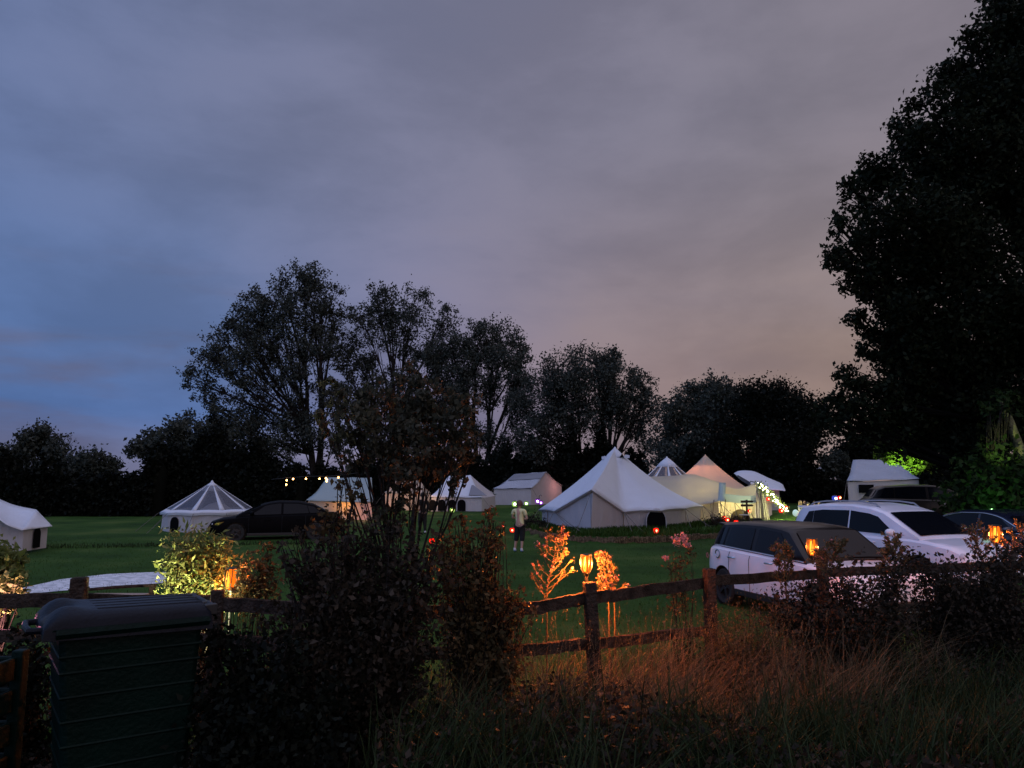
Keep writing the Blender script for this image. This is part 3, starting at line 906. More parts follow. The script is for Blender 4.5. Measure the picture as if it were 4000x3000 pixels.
# (1) the big white bell tent with gabled front
def big_tent():
    z0 = .2
    base = [(1.40, 35.6), (1.85, 32.2), (3.0, 29.7), (4.35, 31.0), (5.95, 31.8), (7.2, 33.3), (8.7, 36.2), (8.0, 38.4), (5.2, 39.3), (2.5, 38.4)]
    eave = [(1.22, 35.6, .92), (1.72, 31.95, .98), (3.0, 29.35, 1.88), (4.42, 30.75, 1.00), (6.05, 31.5, 1.02), (7.35, 33.0, 1.06), (8.92, 36.2, 1.06), (8.15, 38.65, 1.0), (5.2, 39.6, 1.0), (2.35, 38.65, 1.0)]
    apex = P(2402, 1752, 34.4)
    root = thing('bell_tent', 'largest white bell tent with a peaked gabled front and black arched window', 'tent', (5, 34.5, z0), group='bell tents on the raised bed')
    B = Vector((5, 34.5, z0))
    R_ = densify(eave, 5); rows = []
    nr = 12
    for j in range(nr + 1):
        t = j / nr; row = []
        for i, e in enumerate(R_ + [R_[0]]):
            p = apex.lerp(e, .02 + .98 * t)
            a = math.atan2(e.y - apex.y, e.x - apex.x)
            rt = sst(-.9, .6, math.cos(a))
            seg = (i // 5) % 10; k = (i % 5) / 5
            dev = 0.10 if seg in (1, 2) else .18
            p.z -= (.12 + .16 * rt) * math.sin(PI * t) * (0.55 if 7 <= i <= 14 else 1)
            if seg not in (1, 2): p.z += .04 * math.sin(PI * k) * t
            row.append(p - B)
        rows.append(row)
    m = MB().grid(rows); m.build('roof', M['canvas'], root, smooth=True, angle=60, solid=.015)
    # hem shadow valance
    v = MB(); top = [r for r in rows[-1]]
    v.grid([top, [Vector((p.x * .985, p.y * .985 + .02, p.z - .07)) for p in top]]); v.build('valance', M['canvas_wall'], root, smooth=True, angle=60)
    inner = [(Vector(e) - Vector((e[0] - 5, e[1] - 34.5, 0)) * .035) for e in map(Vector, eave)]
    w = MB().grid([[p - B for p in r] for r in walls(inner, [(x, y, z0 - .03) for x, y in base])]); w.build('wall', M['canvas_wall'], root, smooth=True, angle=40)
    # cap with flared vents
    c = MB(); c.lathe([(.46, -.42), (.34, -.28), (.18, -.12), (.07, -.02), (.01, .07)], apex - B, 16, cap=False); c.build('cap', M['canvas'], root, smooth=True, solid=.02)
    for px, py, s in ((2364, 1786, -1), (2446, 1781, 1)):
        q = P(px, py, 34.2) - B
        MB().poly([q + Vector((0, -.05, .06)), q + Vector((s * .15, -.05, .02)), q + Vector((s * .14, -.05, -.09)), q + Vector((-s * .10, -.05, -.10))], (0, .2, 0)).build('vent_flap', M['canvas'], root)
    q = P(2430, 1781, 33.6) - B
    MB().poly([q + Vector((-.10, 0, -.07)), q + Vector((.10, 0, -.07)), q + Vector((.01, .03, .10))], (0, .12, 0)).build('vent', M['mesh_dark'], root)
    wn = MB(); a_, b_ = Vector(base[3]).to_3d(), Vector(base[4]).to_3d()
    a2, b2 = Vector(base[4]).to_3d(), Vector(base[5]).to_3d()
    e, n = arch(wn, a_, a2, z0 + .12, .98, .78, .86, .22)
    wn.v = [tuple(Vector(p) - B) for p in wn.v]; wo = wn.build('window', M['mesh_dark'], root)
    MB().tube([p - B + n * .012 for p in e + [e[0]]], .02, 4).build('window_surround', M['canvas_wall'], wo)
    q = P(2600, 2018, 31.4) - B
    # door seam and ties
    s = MB(); s.tube([(3.0 - 5, 29.66 - 34.5, z0 - z0), (3.0 - 5, 29.30 - 34.5 + .15, 1.55)], .008, 5); s.build('door_seam', M['trim'], root)
    return root, apex, eave
bt, btapex, bteave = big_tent()

def ropes(root, pairs, r=.012):
    B = Vector(root.location)
    for a, b in pairs:
        a, b = Vector(a), Vector(b)
        mid = a.lerp(b, .5) + Vector((0, 0, -.03))
        MB().tube([a - B, mid - B, b - B], r, 4).build('guy_rope', M['rope'], root)
gz = lambda x, y: (x, y, H(x, y))
ropes(bt, [(bteave[0], gz(.55, 34.8)), (bteave[1], gz(2.75, 28.9)), (bteave[1], gz(1.25, 30.9)), ((1.72, 31.95, .98), (2.5, 30.2, .22)),
           ((3.0, 29.35, 1.84), gz(2.3, 28.6)), (bteave[3], gz(4.6, 29.6)), (bteave[3], gz(5.1, 29.7)), (bteave[5], gz(7.25, 31.4)),
           (bteave[5], gz(8.4, 32.3)), (bteave[6], gz(9.3, 34.4)), (bteave[6], gz(9.9, 35.0))])
for (x, y) in ((1.55, 33.9), (4.40, 30.85), (7.36, 33.05)):
    MB().tube([(x - 5, y - 34.5 - .1, 0), (x - 5, y - 34.5 - .1, .78)], .016, 5).build('side_pole', M['pole'], bt)

# (2)(3) conical tents behind
def cone_tent(name, label, cx, cy, apex, ez, r, n, roofm, z0=.2, rot=0, sag=.3, group=None, capm='canvas', clear=None, caph=.5, wallm='canvas_wall', arches=(), ropesn=0, squash=1.0, capsc=1.0):
    root = thing(name, label, 'tent', (cx, cy, z0), group=group); B = Vector((cx, cy, z0))
    ring = [Vector((cx + r * math.cos(rot + 2 * PI * i / n), cy + squash * r * math.sin(rot + 2 * PI * i / n), ez)) for i in range(n)]
    rows = roof_from(apex, ring, sag, 4, 10)
    rl = [[p - B for p in rw] for rw in rows]
    if clear:
        c0, c1 = clear
        solid = MB(); pane = MB()
        solid.grid(rl[:c0 + 1]); solid.grid(rl[c1:])
        ns = 4
        for s in range(n):
            # seams between panes are strips of cloth
            i0 = s * ns; A = [rw[i0] for rw in rl[c0:c1 + 1]]; Bn = [rw[i0 + ns] for rw in rl[c0:c1 + 1]]
            M1 = [a.lerp(b, .10) for a, b in zip(A, Bn)]; M2 = [a.lerp(b, .90) for a, b in zip(A, Bn)]
            up = Vector((0, 0, .004))
            solid.grid([[p + up for p in A], [p + up for p in M1]]); solid.grid([[p + up for p in M2], [p + up for p in Bn]])
            q = MB().grid([[a.lerp(b, t) for a, b in zip(M1, M2)] for t in (0, .25, .5, .75, 1)])
            q.build('clear_panel', M['pvc'], root, smooth=True, angle=80)
        solid.build('roof', M[roofm], root, smooth=True, angle=50, solid=.012)
    else:
        MB().grid(rl).build('roof', M[roofm], root, smooth=True, angle=50, solid=.015)
    hem = rl[-1]
    MB().grid([hem, [Vector((p.x * .99, p.y * .99, p.z - .09)) for p in hem]]).build('valance', M[roofm], root, smooth=True, angle=60)
    inner = [Vector((cx + (p.x - cx) * .95, cy + (p.y - cy) * .95, p.z)) for p in ring]
    bs = [Vector((p.x, p.y, z0 - .02)) for p in inner]
    MB().grid([[p - B for p in rw] for rw in walls(inner, bs)]).build('wall', M[wallm], root, smooth=True, angle=40)
    k = capsc
    MB().lathe([(.62 * k, -.60 * caph / .5), (.38 * k, -.32 * caph / .5), (.18 * k, -.13), (.06, -.02), (.01, .06)], Vector(apex) - B, n, cap=False).build('cap', M[capm], root, smooth=True, solid=.02)
    for seg, u, w, h, zz in arches:
        wn = MB(); a, b = inner[seg], inner[(seg + 1) % n]
        e, nr = arch(wn, (a.x, a.y, 0), (b.x, b.y, 0), z0 + zz, w, h, u, .05)
        wn.v = [tuple(Vector(p) - B) for p in wn.v]; wo = wn.build('window', M['mesh_dark'], root)
    for i in range(ropesn):
        a = rot + 2 * PI * i / n + .05
        if math.sin(a) > .3: continue
        e = Vector((cx + (r + .02) * math.cos(a), cy + squash * (r + .02) * math.sin(a), ez)); g = Vector((cx + (r + .9) * math.cos(a), cy + squash * (r + .9) * math.sin(a), z0))
        MB().tube([e - B, g - B], .010, 4).build('guy_rope', M['rope'], root)
    return root
# clear PVC
m_, nt_, b_, out_ = newmat('clear_pvc'); N_ = nt_.nodes; L_ = nt_.links
b_.inputs['Base Color'].default_value = (.10, .11, .15, 1); b_.inputs['Roughness'].default_value = .25
tr_ = N_.new('ShaderNodeBsdfTransparent'); ms_ = N_.new('ShaderNodeMixShader'); ms_.inputs[0].default_value = .55
L_.new(tr_.outputs[0], ms_.inputs[1]); L_.new(b_.outputs[0], ms_.inputs[2]); L_.new(ms_.outputs[0], out_.inputs['Surface'])
M['pvc'] = m_

gp = 'bell tents on the raised bed'
g_ap = P(2605, 1787, 49.0)
cone_tent('bell_tent', 'bell tent with see-through roof panels, its tip between the two other peaks', g_ap.x, 49.0, g_ap, 1.35, 4.1, 10, 'canvas', rot=.2, sag=.45, group=gp, clear=(1, 8), caph=.5, capsc=1.15)
h_ap = P(2755, 1780, 43.0)
cone_tent('bell_tent', 'pink lit bell tent, right-hand peak behind the entrance awning', h_ap.x, 43.0, h_ap, 1.15, 3.6, 8, 'canvas_warm', rot=.39, sag=.28, group=gp, capm='canvas_warm')
point((h_ap.x - .3, 42.8, 2.4), 230, (1, .34, .18), .3)
point((g_ap.x + .8, 48.4, 1.6), 90, (1, .55, .32), .3)

# (4) link awning, cream, lit from inside
def sheet(rows_px, sub=6, sagz=None):
    """rows_px: rows of (px,py,D); bilinear refinement between rows"""
    rows = [[P(*q) for q in r] for r in rows_px]; out = []
    for i in range(len(rows) - 1):
        for k in range(sub):
            t = k / sub; out.append([a.lerp(b, t) for a, b in zip(rows[i], rows[i + 1])])
    out.append(rows[-1]); res = []
    for r in out:
        rr = []
        for i in range(len(r) - 1):
            for k in range(sub): rr.append(r[i].lerp(r[i + 1], k / sub))
        rr.append(r[-1]); res.append(rr)
    return res
def smoothrow(pts, n=5):
    """Catmull-Rom through photo points given with depth"""
    q = [Vector(p) for p in pts]; q = [q[0] * 2 - q[1]] + q + [q[-1] * 2 - q[-2]]; out = []
    for i in range(1, len(q) - 2):
        for k in range(n):
            t = k / n; a, b, c, d = q[i - 1:i + 3]
            out.append(.5 * ((2 * b) + (c - a) * t + (2 * a - 5 * b + 4 * c - d) * t * t + (3 * b - a - 3 * c + d) * t ** 3))
    out.append(q[-2]); return [tuple(v) for v in out]
root = thing('awning_tent', 'cream canvas walkway roof joining the largest tent to the lit entrance', 'awning', (9.2, 38, .2), group='entrance canvases'); B = Vector(root.location)
top = smoothrow([(2535, 1862, 41), (2590, 1860, 41), (2645, 1857, 41), (2700, 1852, 40.5), (2745, 1863, 40), (2812, 1886, 39)])
low = smoothrow([(2600, 1990, 37.4), (2650, 1982, 37.4), (2700, 1976, 37.3), (2740, 1971, 37.2), (2775, 1966, 37.0), (2806, 1958, 36.8)])
rows = sheet([top, low], 8)
rows = [[p + Vector((0, 0, -.18 * math.sin(PI * i / (len(rows) - 1)))) for p in r] for i, r in enumerate(rows)]
MB().grid([[p - B for p in r] for r in rows]).build('roof', M['canvas_warm'], root, smooth=True, angle=80, solid=.012)
st = [r[-1] for r in rows]
MB().grid([[p - B + Vector((-.05, -.03, .01)) for p in st], [p - B + Vector((.28, -.05, 0)) for p in st]]).build('edge_strip', M['canvas_grey'], root, smooth=True, solid=.012)
wl = [P(2720, 1975, 37.4), P(2760, 1969, 37.3), P(2806, 1960, 37.2)]
MB().grid([[p - B for p in wl], [Vector((p.x, p.y, .2)) - B for p in wl]]).build('wall', M['canvas_warm'], root, solid=.012)
for x, y in ((9.4, 36.7), (10.0, 36.9)):
    MB().tube([(x - B.x, y - B.y, 0), (x - B.x + .15, y - B.y, 1.15)], .02, 5).build('side_pole', M['pole'], root)
ropes(root, [(P(2806, 1960, 36.8), (10.6, 35.4, .2)), (P(2775, 1967, 37), (9.1, 35.2, .2)), (P(2806, 1960, 36.8), (9.3, 34.9, .2)), (P(2740, 1972, 37.2), (8.6, 34.6, .2)), (P(2740, 1972, 37.2), (9.6, 35.2, .2))], .014)
point((9.9, 39.2, 1.0), 120, (1, .74, .30), .25)

# (5) entrance awning with tied-back curtains
root = thing('awning_tent', 'yellow glowing entrance awning with sagging top edge and arched flap window', 'awning', (11.2, 38.6, .2), group='entrance canvases'); B = Vector(root.location)
top = smoothrow([(2822, 1893, 38.8), (2850, 1902, 38.8), (2884, 1907, 38.8), (2920, 1899, 38.8), (2958, 1883, 38.8)])
mid = smoothrow([(2812, 1955, 38), (2850, 1958, 38), (2884, 1962, 38), (2920, 1964, 38), (2952, 1962, 38)])
rows = sheet([top, mid], 8)
rows = [[p + Vector((0, .10 * math.sin(PI * i / (len(rows) - 1)), -.05 * math.sin(PI * i / (len(rows) - 1)))) for p in r] for i, r in enumerate(rows)]
MB().grid([[p - B for p in r] for r in rows]).build('roof', M['canvas_warm'], root, smooth=True, angle=80, solid=.012)
rt = [P(q[0], q[1], q[2] + 2.6) + Vector((0, 0, -.25)) for q in top]
MB().grid([[p - B for p in rows[0]][::len(rows[0]) // (len(rt) - 1) or 1][:len(rt)], [p - B for p in rt][:len([p for p in rows[0]][::len(rows[0]) // (len(rt) - 1) or 1][:len(rt)])]]).build('roof_back', M['canvas_warm'], root, smooth=True, angle=80)
fl = [r for r in rows[-1]]
MB().grid([[p - B + Vector((0, -.03, .34)) for p in fl], [p - B + Vector((0, -.06, .16)) for p in fl], [p - B + Vector((0, -.04, -.05)) for p in fl]]).build('valance', M['canvas_grey'], root, smooth=True, angle=80)
wl = [Vector((p.x, p.y + .12, p.z)) for p in fl]
MB().grid([[p - B for p in wl]] + [[Vector((p.x + .015 * math.sin(i), p.y + .03 * math.sin(i * 1.3 + t * 3), .2 + (p.z - .2) * (1 - t))) - B for i, p in enumerate(wl)] for t in (.25, .5, .75, 1)]).build('wall', M['canvas_warm'], root, smooth=True, angle=60)
wn = MB(); e, nr = arch(wn, (10.3, 38.12, 0), (12.0, 38.12, 0), .25, .92, .62, .50, .1)
wn.v = [tuple(Vector(p) - B) for p in wn.v]; wn.build('window', mat_cache('flap_mesh', (.10, .07, .03), .9), root)
for px in (2812, 2955):
    q = P(px, 1960, 38); MB().tube([(q.x - B.x, q.y - B.y, 0), (q.x - B.x, q.y - B.y, q.z - .2)], .022, 5).build('side_pole', M['pole'], root)
ropes(root, [(P(2812, 1957, 38), (10.1, 36.6, .2)), (P(2870, 1962, 38), (10.6, 36.7, .2)), (P(2870, 1962, 38), (11.4, 36.7, .2)), (P(2900, 1964, 38), (10.9, 36.6, .2))], .014)
point((11.3, 39.4, 1.0), 150, (1, .82, .32), .2)
# curtains at the entrance
for k, (x0, x1, x2, lab) in enumerate(((2956, 2960, 2962, None), (2962, 2978, 2985, 'l'), (2978, 2990, 3004, 'r'))):
    if k == 0: continue
    prof = [(1895, 2962, 2967), (1930, 2957, 2983), (1950, 2966, 2985), (2010, 2966, 2988), (2034, 2962, 3001)] if k == 1 else [(1915, 2971, 2976), (1960, 2977, 2991), (2010, 2984, 3001), (2030, 2984, 3008)]
    rows = []
    for i in range(15):
        y = prof[0][0] + (prof[-1][0] - prof[0][0]) * i / 14; row = []
        l_ = np.interp(y, [q[0] for q in prof], [q[1] for q in prof]); r_e = np.interp(y, [q[0] for q in prof], [q[2] for q in prof])
        for j in range(17):
            s = j / 16
            p = P(l_ + (r_e - l_) * s, y, 37.7 - .12 * k + .07 * math.sin(s * 15 + y * .02))
            p.z = max(p.z, H(p.x, p.y) + .005); row.append(p - B)
        rows.append(row)
    MB().grid(rows).build('curtain', M['canvas_warm'], root, smooth=True, angle=80, solid=.01)
spl = spot((12.9, 36.2, .35), (12.2, 37.6, 1.1), 420, (1, .95, .45), 80, .06)
point((12.75, 38.4, .8), 130, (1, .92, .42), .08)

# (6) caravan awning with a curved roof, behind the entrance
root = thing('awning_tent', 'grey caravan awning with a rounded roof and smoky panel behind the entrance', 'awning', (15, 47, H(15, 47)), group=None); B = Vector(root.location)
z1 = smoothrow([(2866, 1849, 49.5), (2885, 1840, 49.5), (2915, 1838, 49.5), (2950, 1843, 49.5), (3000, 1866, 49.5), (3052, 1889, 49.5), (3064, 1906, 49.5)])
z2 = smoothrow([(2872, 1853, 47.5), (2890, 1848, 47.5), (2920, 1855, 47.5), (2960, 1869, 47.5), (3005, 1885, 47.5), (3050, 1903, 47.5), (3068, 1916, 47.5)])
z3 = smoothrow([(2885, 1863, 46), (2900, 1872, 46), (2930, 1890, 46), (2965, 1911, 46), (3010, 1914, 46), (3042, 1915, 46), (3066, 1918, 46)])
rows = sheet([z1, z2, z3], 4)
MB().grid([[p - B for p in r] for r in rows]).build('roof', M['canvas'], root, smooth=True, angle=80, solid=.015)
MB().poly([P(2874, 1858, 45.8) - B, P(2884, 1856, 45.8) - B, P(2932, 1884, 45.8) - B, P(2930, 1898, 45.8) - B, P(2900, 1880, 45.8) - B], (0, .03, 0)).build('window', mat_cache('smoky_panel', (.04, .06, .10), .3), root)
MB().tube([P(2925, 1896, 45.6) - B, P(2932, 1880, 45.6) - B, P(2950, 1884, 45.6) - B], .03, 5).build('door_frame', M['trim'], root)
wl = [P(2940, 1900, 46.3), P(2990, 1913, 46.3), P(3044, 1914, 46.3), P(3044, 1912, 49)]
MB().grid([[p - B for p in wl], [Vector((p.x, p.y, B.z)) - B for p in wl]]).build('wall', M['canvas_grey'], root)
point((P(3062, 1925, 45.2)), 8, (1, .12, .2), .1)

# (7) clear-roofed bell tent on the left lawn
lg = 'white tents round the edge of the lawn'
c7 = P(826, 1890, 34.5)
ap = P(829, 1882, 34.5)
cone_tent('bell_tent', 'round bell tent with clear roof panels between white ribs, left lawn', c7.x, 34.5, ap, .86, 2.05, 10, 'canvas', z0=H(c7.x, 34.5), rot=.32, sag=.02, group=lg, clear=(1, 9), caph=.34, capsc=.75,
          arches=((6, .3, .42, .62, .03), (8, .55, .5, .60, .05)), ropesn=10, squash=1.0)
o = MB(); o.grid([[Vector((-1.2, .5, .6)), Vector((0, .9, 1.35)), Vector((1.3, .5, .75))], [Vector((-1.4, .1, .5)), Vector((0, .1, .6)), Vector((1.5, .1, .6))]])
tt = thing('bed_canopy', 'pale draped bed canopy seen inside the clear-roofed tent', 'canopy', (c7.x, 34.5, H(c7.x, 34.5)))
o = MB().lathe([(.95, .0), (.93, .5), (.85, .75), (.35, 1.12), (.03, 1.22)], (.2, .2, 0), 14, cap=False).build('drape', M['canvas_wall'], tt, smooth=True)
MB().tube([(.2, .2, 0), (.2, .2, 1.2)], .02, 6).build('pole', M['pole'], tt)
point((c7.x - .9, 34.0, .75), 1.5, (1, .6, .35), .05)

# (8) tent cut by the left edge
root = thing('bell_tent', 'white tent cropped at the left edge behind the pink lit shrub', 'tent', (-16.8, 25.4, H(-16.8, 25.4)), group=lg); B = Vector(root.location)
ridge = smoothrow([(-330, 1895, 26.08), (-230, 1850, 26.08), (-80, 1910, 26.08), (0, 1950, 26.08), (60, 1974, 25.82), (142, 1991, 25.31)])
eav = smoothrow([(-420, 2090, 23.60), (-300, 2050, 23.09), (-100, 2015, 23.09), (-20, 2022, 23.09), (30, 2052, 23.09), (84, 2072, 23.43)])
rows = sheet([ridge, eav], 8)
rows = [[p + Vector((0, 0, -.10 * math.sin(PI * i / (len(rows) - 1)))) for p in r] for i, r in enumerate(rows)]
MB().grid([[p - B for p in r] for r in rows]).build('roof', M['canvas'], root, smooth=True, angle=80, solid=.012)
side = [[P(142, 1991, 25.31), P(155, 2006, 25.31), P(204, 2055, 25.14)], [P(84, 2072, 23.43), P(140, 2068, 23.60), P(204, 2056, 25.05)]]
MB().grid([[p - B for p in r] for r in sheet([[ (142, 1991, 25.31), (204, 2055, 25.31)], [(84, 2072, 23.43), (204, 2056, 25.22)]], 6)]).build('roof_end', M['canvas'], root, smooth=True, angle=80, solid=.012)
e0, e1, e2, e3 = P(-420, 2080, 23.77), P(-20, 2030, 23.43), P(92, 2071, 23.68), P(186, 2058, 25.14)
wl = [e0, e1, e2, e3]
MB().grid([[p - B for p in wl], [Vector((p.x, p.y, B.z)) - B for p in wl]]).build('wall', M['canvas_wall'], root, solid=.01)
wn = MB(); e, nr = arch(wn, (e2.x, e2.y, 0), (e3.x, e3.y, 0), B.z + .06, .42, .62, .50, .06)
wn.v = [tuple(Vector(p) - B) for p in wn.v]; wn.build('window', M['mesh_dark'], root)

# (9) ridge tents in the middle distance
def ridge_tent(label, ridge, eavf, D, depth, z0, roofm, wallm, gable_px=None, group=None, arches=(), skylight=None, name='ridge_tent', eave_drop=.12, peakc=0.0, left_in=0.0):
    """ridge/eavf: (x0,y0,x1,y1) photo coordinates of ridge and front eave"""
    r0, r1 = P(ridge[0], ridge[1], D + depth / 2), P(ridge[2], ridge[3], D + depth / 2 - .3)
    f0, f1 = P(eavf[0], eavf[1], D), P(eavf[2], eavf[3], D)
    cx = (f0.x + f1.x) / 2
    root = thing(name, label, 'tent', (cx, D + depth / 2, z0), group=group); B = Vector(root.location)
    b0 = P(eavf[0] + 8, eavf[1], D + depth); b1 = P(eavf[2] - 8, eavf[3], D + depth)
    b0.z = f0.z; b1.z = f1.z
    if gable_px:
        g = P(gable_px[0], gable_px[1], D + depth); b1 = g
    def fs(a, b, c, d, nm='roof', mm=roofm, sg=.12, solid=.015):
        rows = []
        for i in range(9):
            t = i / 8; row = []
            for k in range(13):
                s = k / 12
                p = a.lerp(b, s).lerp(c.lerp(d, s), t); p.z -= sg * math.sin(PI * t) + peakc * math.sin(PI * s) * (1 - t)
                p.z += .02 * math.sin(k * 1.1 + i)
                row.append(p - B)
            rows.append(row)
        return MB().grid(rows).build(nm, M[mm], root, smooth=True, angle=50, solid=solid)
    fs(r0, r1, f0, f1); fs(r0, r1, b0, b1)
    ins = .96
    wp = [Vector((cx + (p.x - cx) * ins, p.y + (.12 if p.y < D + 1 else -.12), p.z - .05)) for p in (f0, f1, b1, b0)]
    wb = [Vector((p.x, p.y, z0 - .02)) for p in wp]
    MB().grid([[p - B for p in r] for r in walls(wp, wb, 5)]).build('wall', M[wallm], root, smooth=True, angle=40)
    for (f, b, r) in ((wp[0], wp[3], r0), (wp[1], wp[2], r1)):
        rr = Vector((cx + (r.x - cx) * (ins if abs(r.x - cx) > abs(f.x - cx) * .8 else 1), r.y, r.z - .06))
        MB().poly([f - B, b - B, rr - B]).build('gable', M[wallm], root)
    for u, w, h, zz in arches:
        wn = MB(); e, nr = arch(wn, (wp[0].x, wp[0].y, 0), (wp[1].x, wp[1].y, 0), z0 + zz, w, h, u, .05)
        wn.v = [tuple(Vector(p) - B) for p in wn.v]; wn.build('window', M['mesh_dark'], root)
    if skylight:
        for (s0, s1, t0, t1, tri) in skylight:
            q = lambda s, t: r0.lerp(r1, s).lerp(f0.lerp(f1, s), t) + Vector((0, -.03, .05 - .12 * math.sin(PI * t))) - B
            MB().poly([q(s0, t1), q(s1, t1), q(s0 + (s1 - s0) * (.55 if tri else 1), t0), q(s0 + (s1 - s0) * (.40 if tri else 0), t0)], (0, 0, .02)).build('roof_panel', mat_cache('smoky_roof', (.16, .17, .20), .4), root)
    for sx, p in ((-1, f0), (1, f1)):
        MB().tube([p - B, Vector((p.x + sx * .8, p.y - 1.0, z0)) - B], .012, 4).build('guy_rope', M['rope'], root)
    return root
z60 = H(-3, 60)
ridge_tent('small white tent with four black arched windows, second from the marquee', (1752, 1860, 1838, 1856), (1680, 1941, 1886, 1944), 58.5, 4.0, z60, 'canvas', 'canvas_wall', (1941, 1934), lg,
           arches=((.03, .55, .80, .05), (.21, .6, .84, .02), (.41, .6, .86, .0), (.60, .62, .86, .0)), skylight=((.74, 1.1, .42, .92, True), ), peakc=-.0)
ridge_tent('white safari tent with a grey roof strip and pink lit gable', (2008, 1853, 2134, 1843), (1926, 1909, 2078, 1907), 66, 5.0, .33, 'canvas_old', 'canvas_wall', (2202, 1900), lg, skylight=((.04, 1.0, .06, .38, False),))
point(P(2180, 1900, 68) + Vector((.8, 1, 0)), 40, (1, .35, .3), .3)
ridge_tent('pale green marquee with an orange lit side behind the sapling', (1278, 1866, 1452, 1866), (1196, 1955, 1458, 1962), 44, 5.0, 0, 'canvas_grey', 'canvas_warm', (1458, 1950), lg, name='marquee')
point(P(1360, 1972, 44.7), 26, (1, .34, .03), .2); point(P(1330, 1975, 43.6), 7, (1, .4, .06), .1)
point(P(1420, 2015, 43.2), 26, (1, .30, .34), .2)
ridge_tent('peach lit tent mostly hidden by sapling leaves', (1540, 1880, 1640, 1876), (1500, 1925, 1680, 1927), 60, 4, z60, 'canvas_warm', 'canvas_warm', (1684, 1925), lg)
point(P(1660, 1955, 57.6), 60, (1, .55, .3), .3); point(P(1560, 1960, 61.5), 60, (1, .45, .3), .3)
zr = H(22, 45)
ridge_tent('grey blue roofed safari tent with a dark opening, behind the dark hatchback', (3332, 1797, 3568, 1793), (3308, 1879, 3608, 1871), 45, 5.5, zr, 'canvas_old', 'canvas_wall', (3612, 1868), lg, name='safari_tent')
q = P(3355, 1893, 44.95); q2 = P(3415, 1925, 44.95)
rt_ = [o for o in COL.objects if o.name.startswith('safari_tent')][0]; B = Vector(rt_.location)
MB().box((Vector(((q.x + q2.x) / 2, 44.98, (q.z + q2.z) / 2)) - B), (abs(q2.x - q.x), .05, abs(q2.z - q.z))).build('doorway', M['mesh_dark'], rt_)
# distant caravan among the trees
cv = thing('caravan', 'pale caravan glimpsed between trees behind the lawn', 'caravan', (P(3215, 1890, 72).x, 72, 0)); B = Vector(cv.location)
a = P(3215, 1853, 72)
MB().box((0, 0, a.z - .1), (2.6, 2.0, 1.5)).build('body', M['canvas_old'], cv, bevel=.15)
MB().box((0.3, 0, a.z + .72), (.8, .8, .18)).build('roof_vent', M['canvas_warm'], cv, bevel=.03)
w = MB(); 
for x in (-.75, .75): MB().box((x, -1.01, a.z + .12), (.34, .03, .3)).build('window', M['mesh_dark'], cv)
MB().box((0, 0, .5), (2.2, 1.6, 1.0 + a.z - 1.8)).build('chassis', M['black'], cv)
point((B.x + 1.2, 69.5, a.z), 18, (1, .55, .4), .2)
# ---- wattle edging of the raised bed
pts = []
for i in range(len(BEDPTS) - 1):
    a, b = BEDPTS[i], BEDPTS[i + 1]
    for k in range(26):
        t = k / 26; pts.append((a[0] + (b[0] - a[0]) * t, a[1] + (b[1] - a[1]) * t))
for side, (sl, lab) in enumerate(((slice(0, 78), 'low rolled log edging round the left end of the raised bed'), (slice(78, 210), 'low rolled log edging in front of the largest tent and entrance'))):
    rnd = random.Random(4 + side); mb = MB()
    p0 = pts[sl][len(pts[sl]) // 2]; B = Vector((p0[0], p0[1], 0))
    for (x, y) in pts[sl]:
        h = .22 + rnd.uniform(-.03, .04)
        mb.lathe([(.045, 0), (.05, h * .9), (.035, h)], Vector((x, y - .06, 0)) - B, 6)
    o = mb.build('log_edging', M['log'], None, smooth=True); o.location = B
    tag(o, lab, 'edging')

# ---- fence -------------------------------------------------------------
FP = [(-7.3, 6.7), (-4.1, 6.62), (-3.62, 6.60), (-1.6, 6.55), (.52, 7.3), (.82, 7.42), (2.15, 8.35), (3.92, 9.75), (6.7, 10.9), (9.6, 12.3)]
def fpost(x, y, h, w, label, lean=0, cap=False):
    z = H(x, y); t = thing('fence_post', label, 'fence post', (x, y, z), rz=.25, group='posts of the paddock fence')
    b = MB(); b.box((0, 0, (h - .2) / 2 - .0), (w, w, h + .2), taper=.95)
    o = b.build('post', M['wood'], t, bevel=.012); t.rotation_euler[1] = lean
    MB().box((0, 0, h * .999 - .09), (w * 1.02, w * 1.02, .012)).build('post_top', M['wood'], t)
    return t
def rail(a, b, za, zb, hgt, label, seed=1):
    rnd = random.Random(seed)
    a = Vector((a[0], a[1], H(*a) + za)); b = Vector((b[0], b[1], H(*b) + zb)); n = 12
    up = Vector((0, 0, 1)); d = (b - a).normalized(); sd = d.cross(up).normalized()
    rows = [[] for _ in range(5)]
    for i in range(n + 1):
        p = a.lerp(b, i / n) + Vector((0, 0, rnd.uniform(-.006, .006))); w = .022; h = hgt / 2
        cs = [(-w, -h), (w, -h), (w, h), (-w, h)]
        for k in range(5):
            s, u = cs[k % 4]; rows[k].append(p + sd * (s - .075) + up * (u + rnd.uniform(-.004, .004)) - a)
    m = MB().grid(rows); m.poly([rows[k][0] for k in range(4)]); m.poly([rows[k][-1] for k in range(4)])
    o = m.build('fence_rail', M['wood'], None); o.location = a
    tag(o, label, 'fence rail', 'rails of the paddock fence')
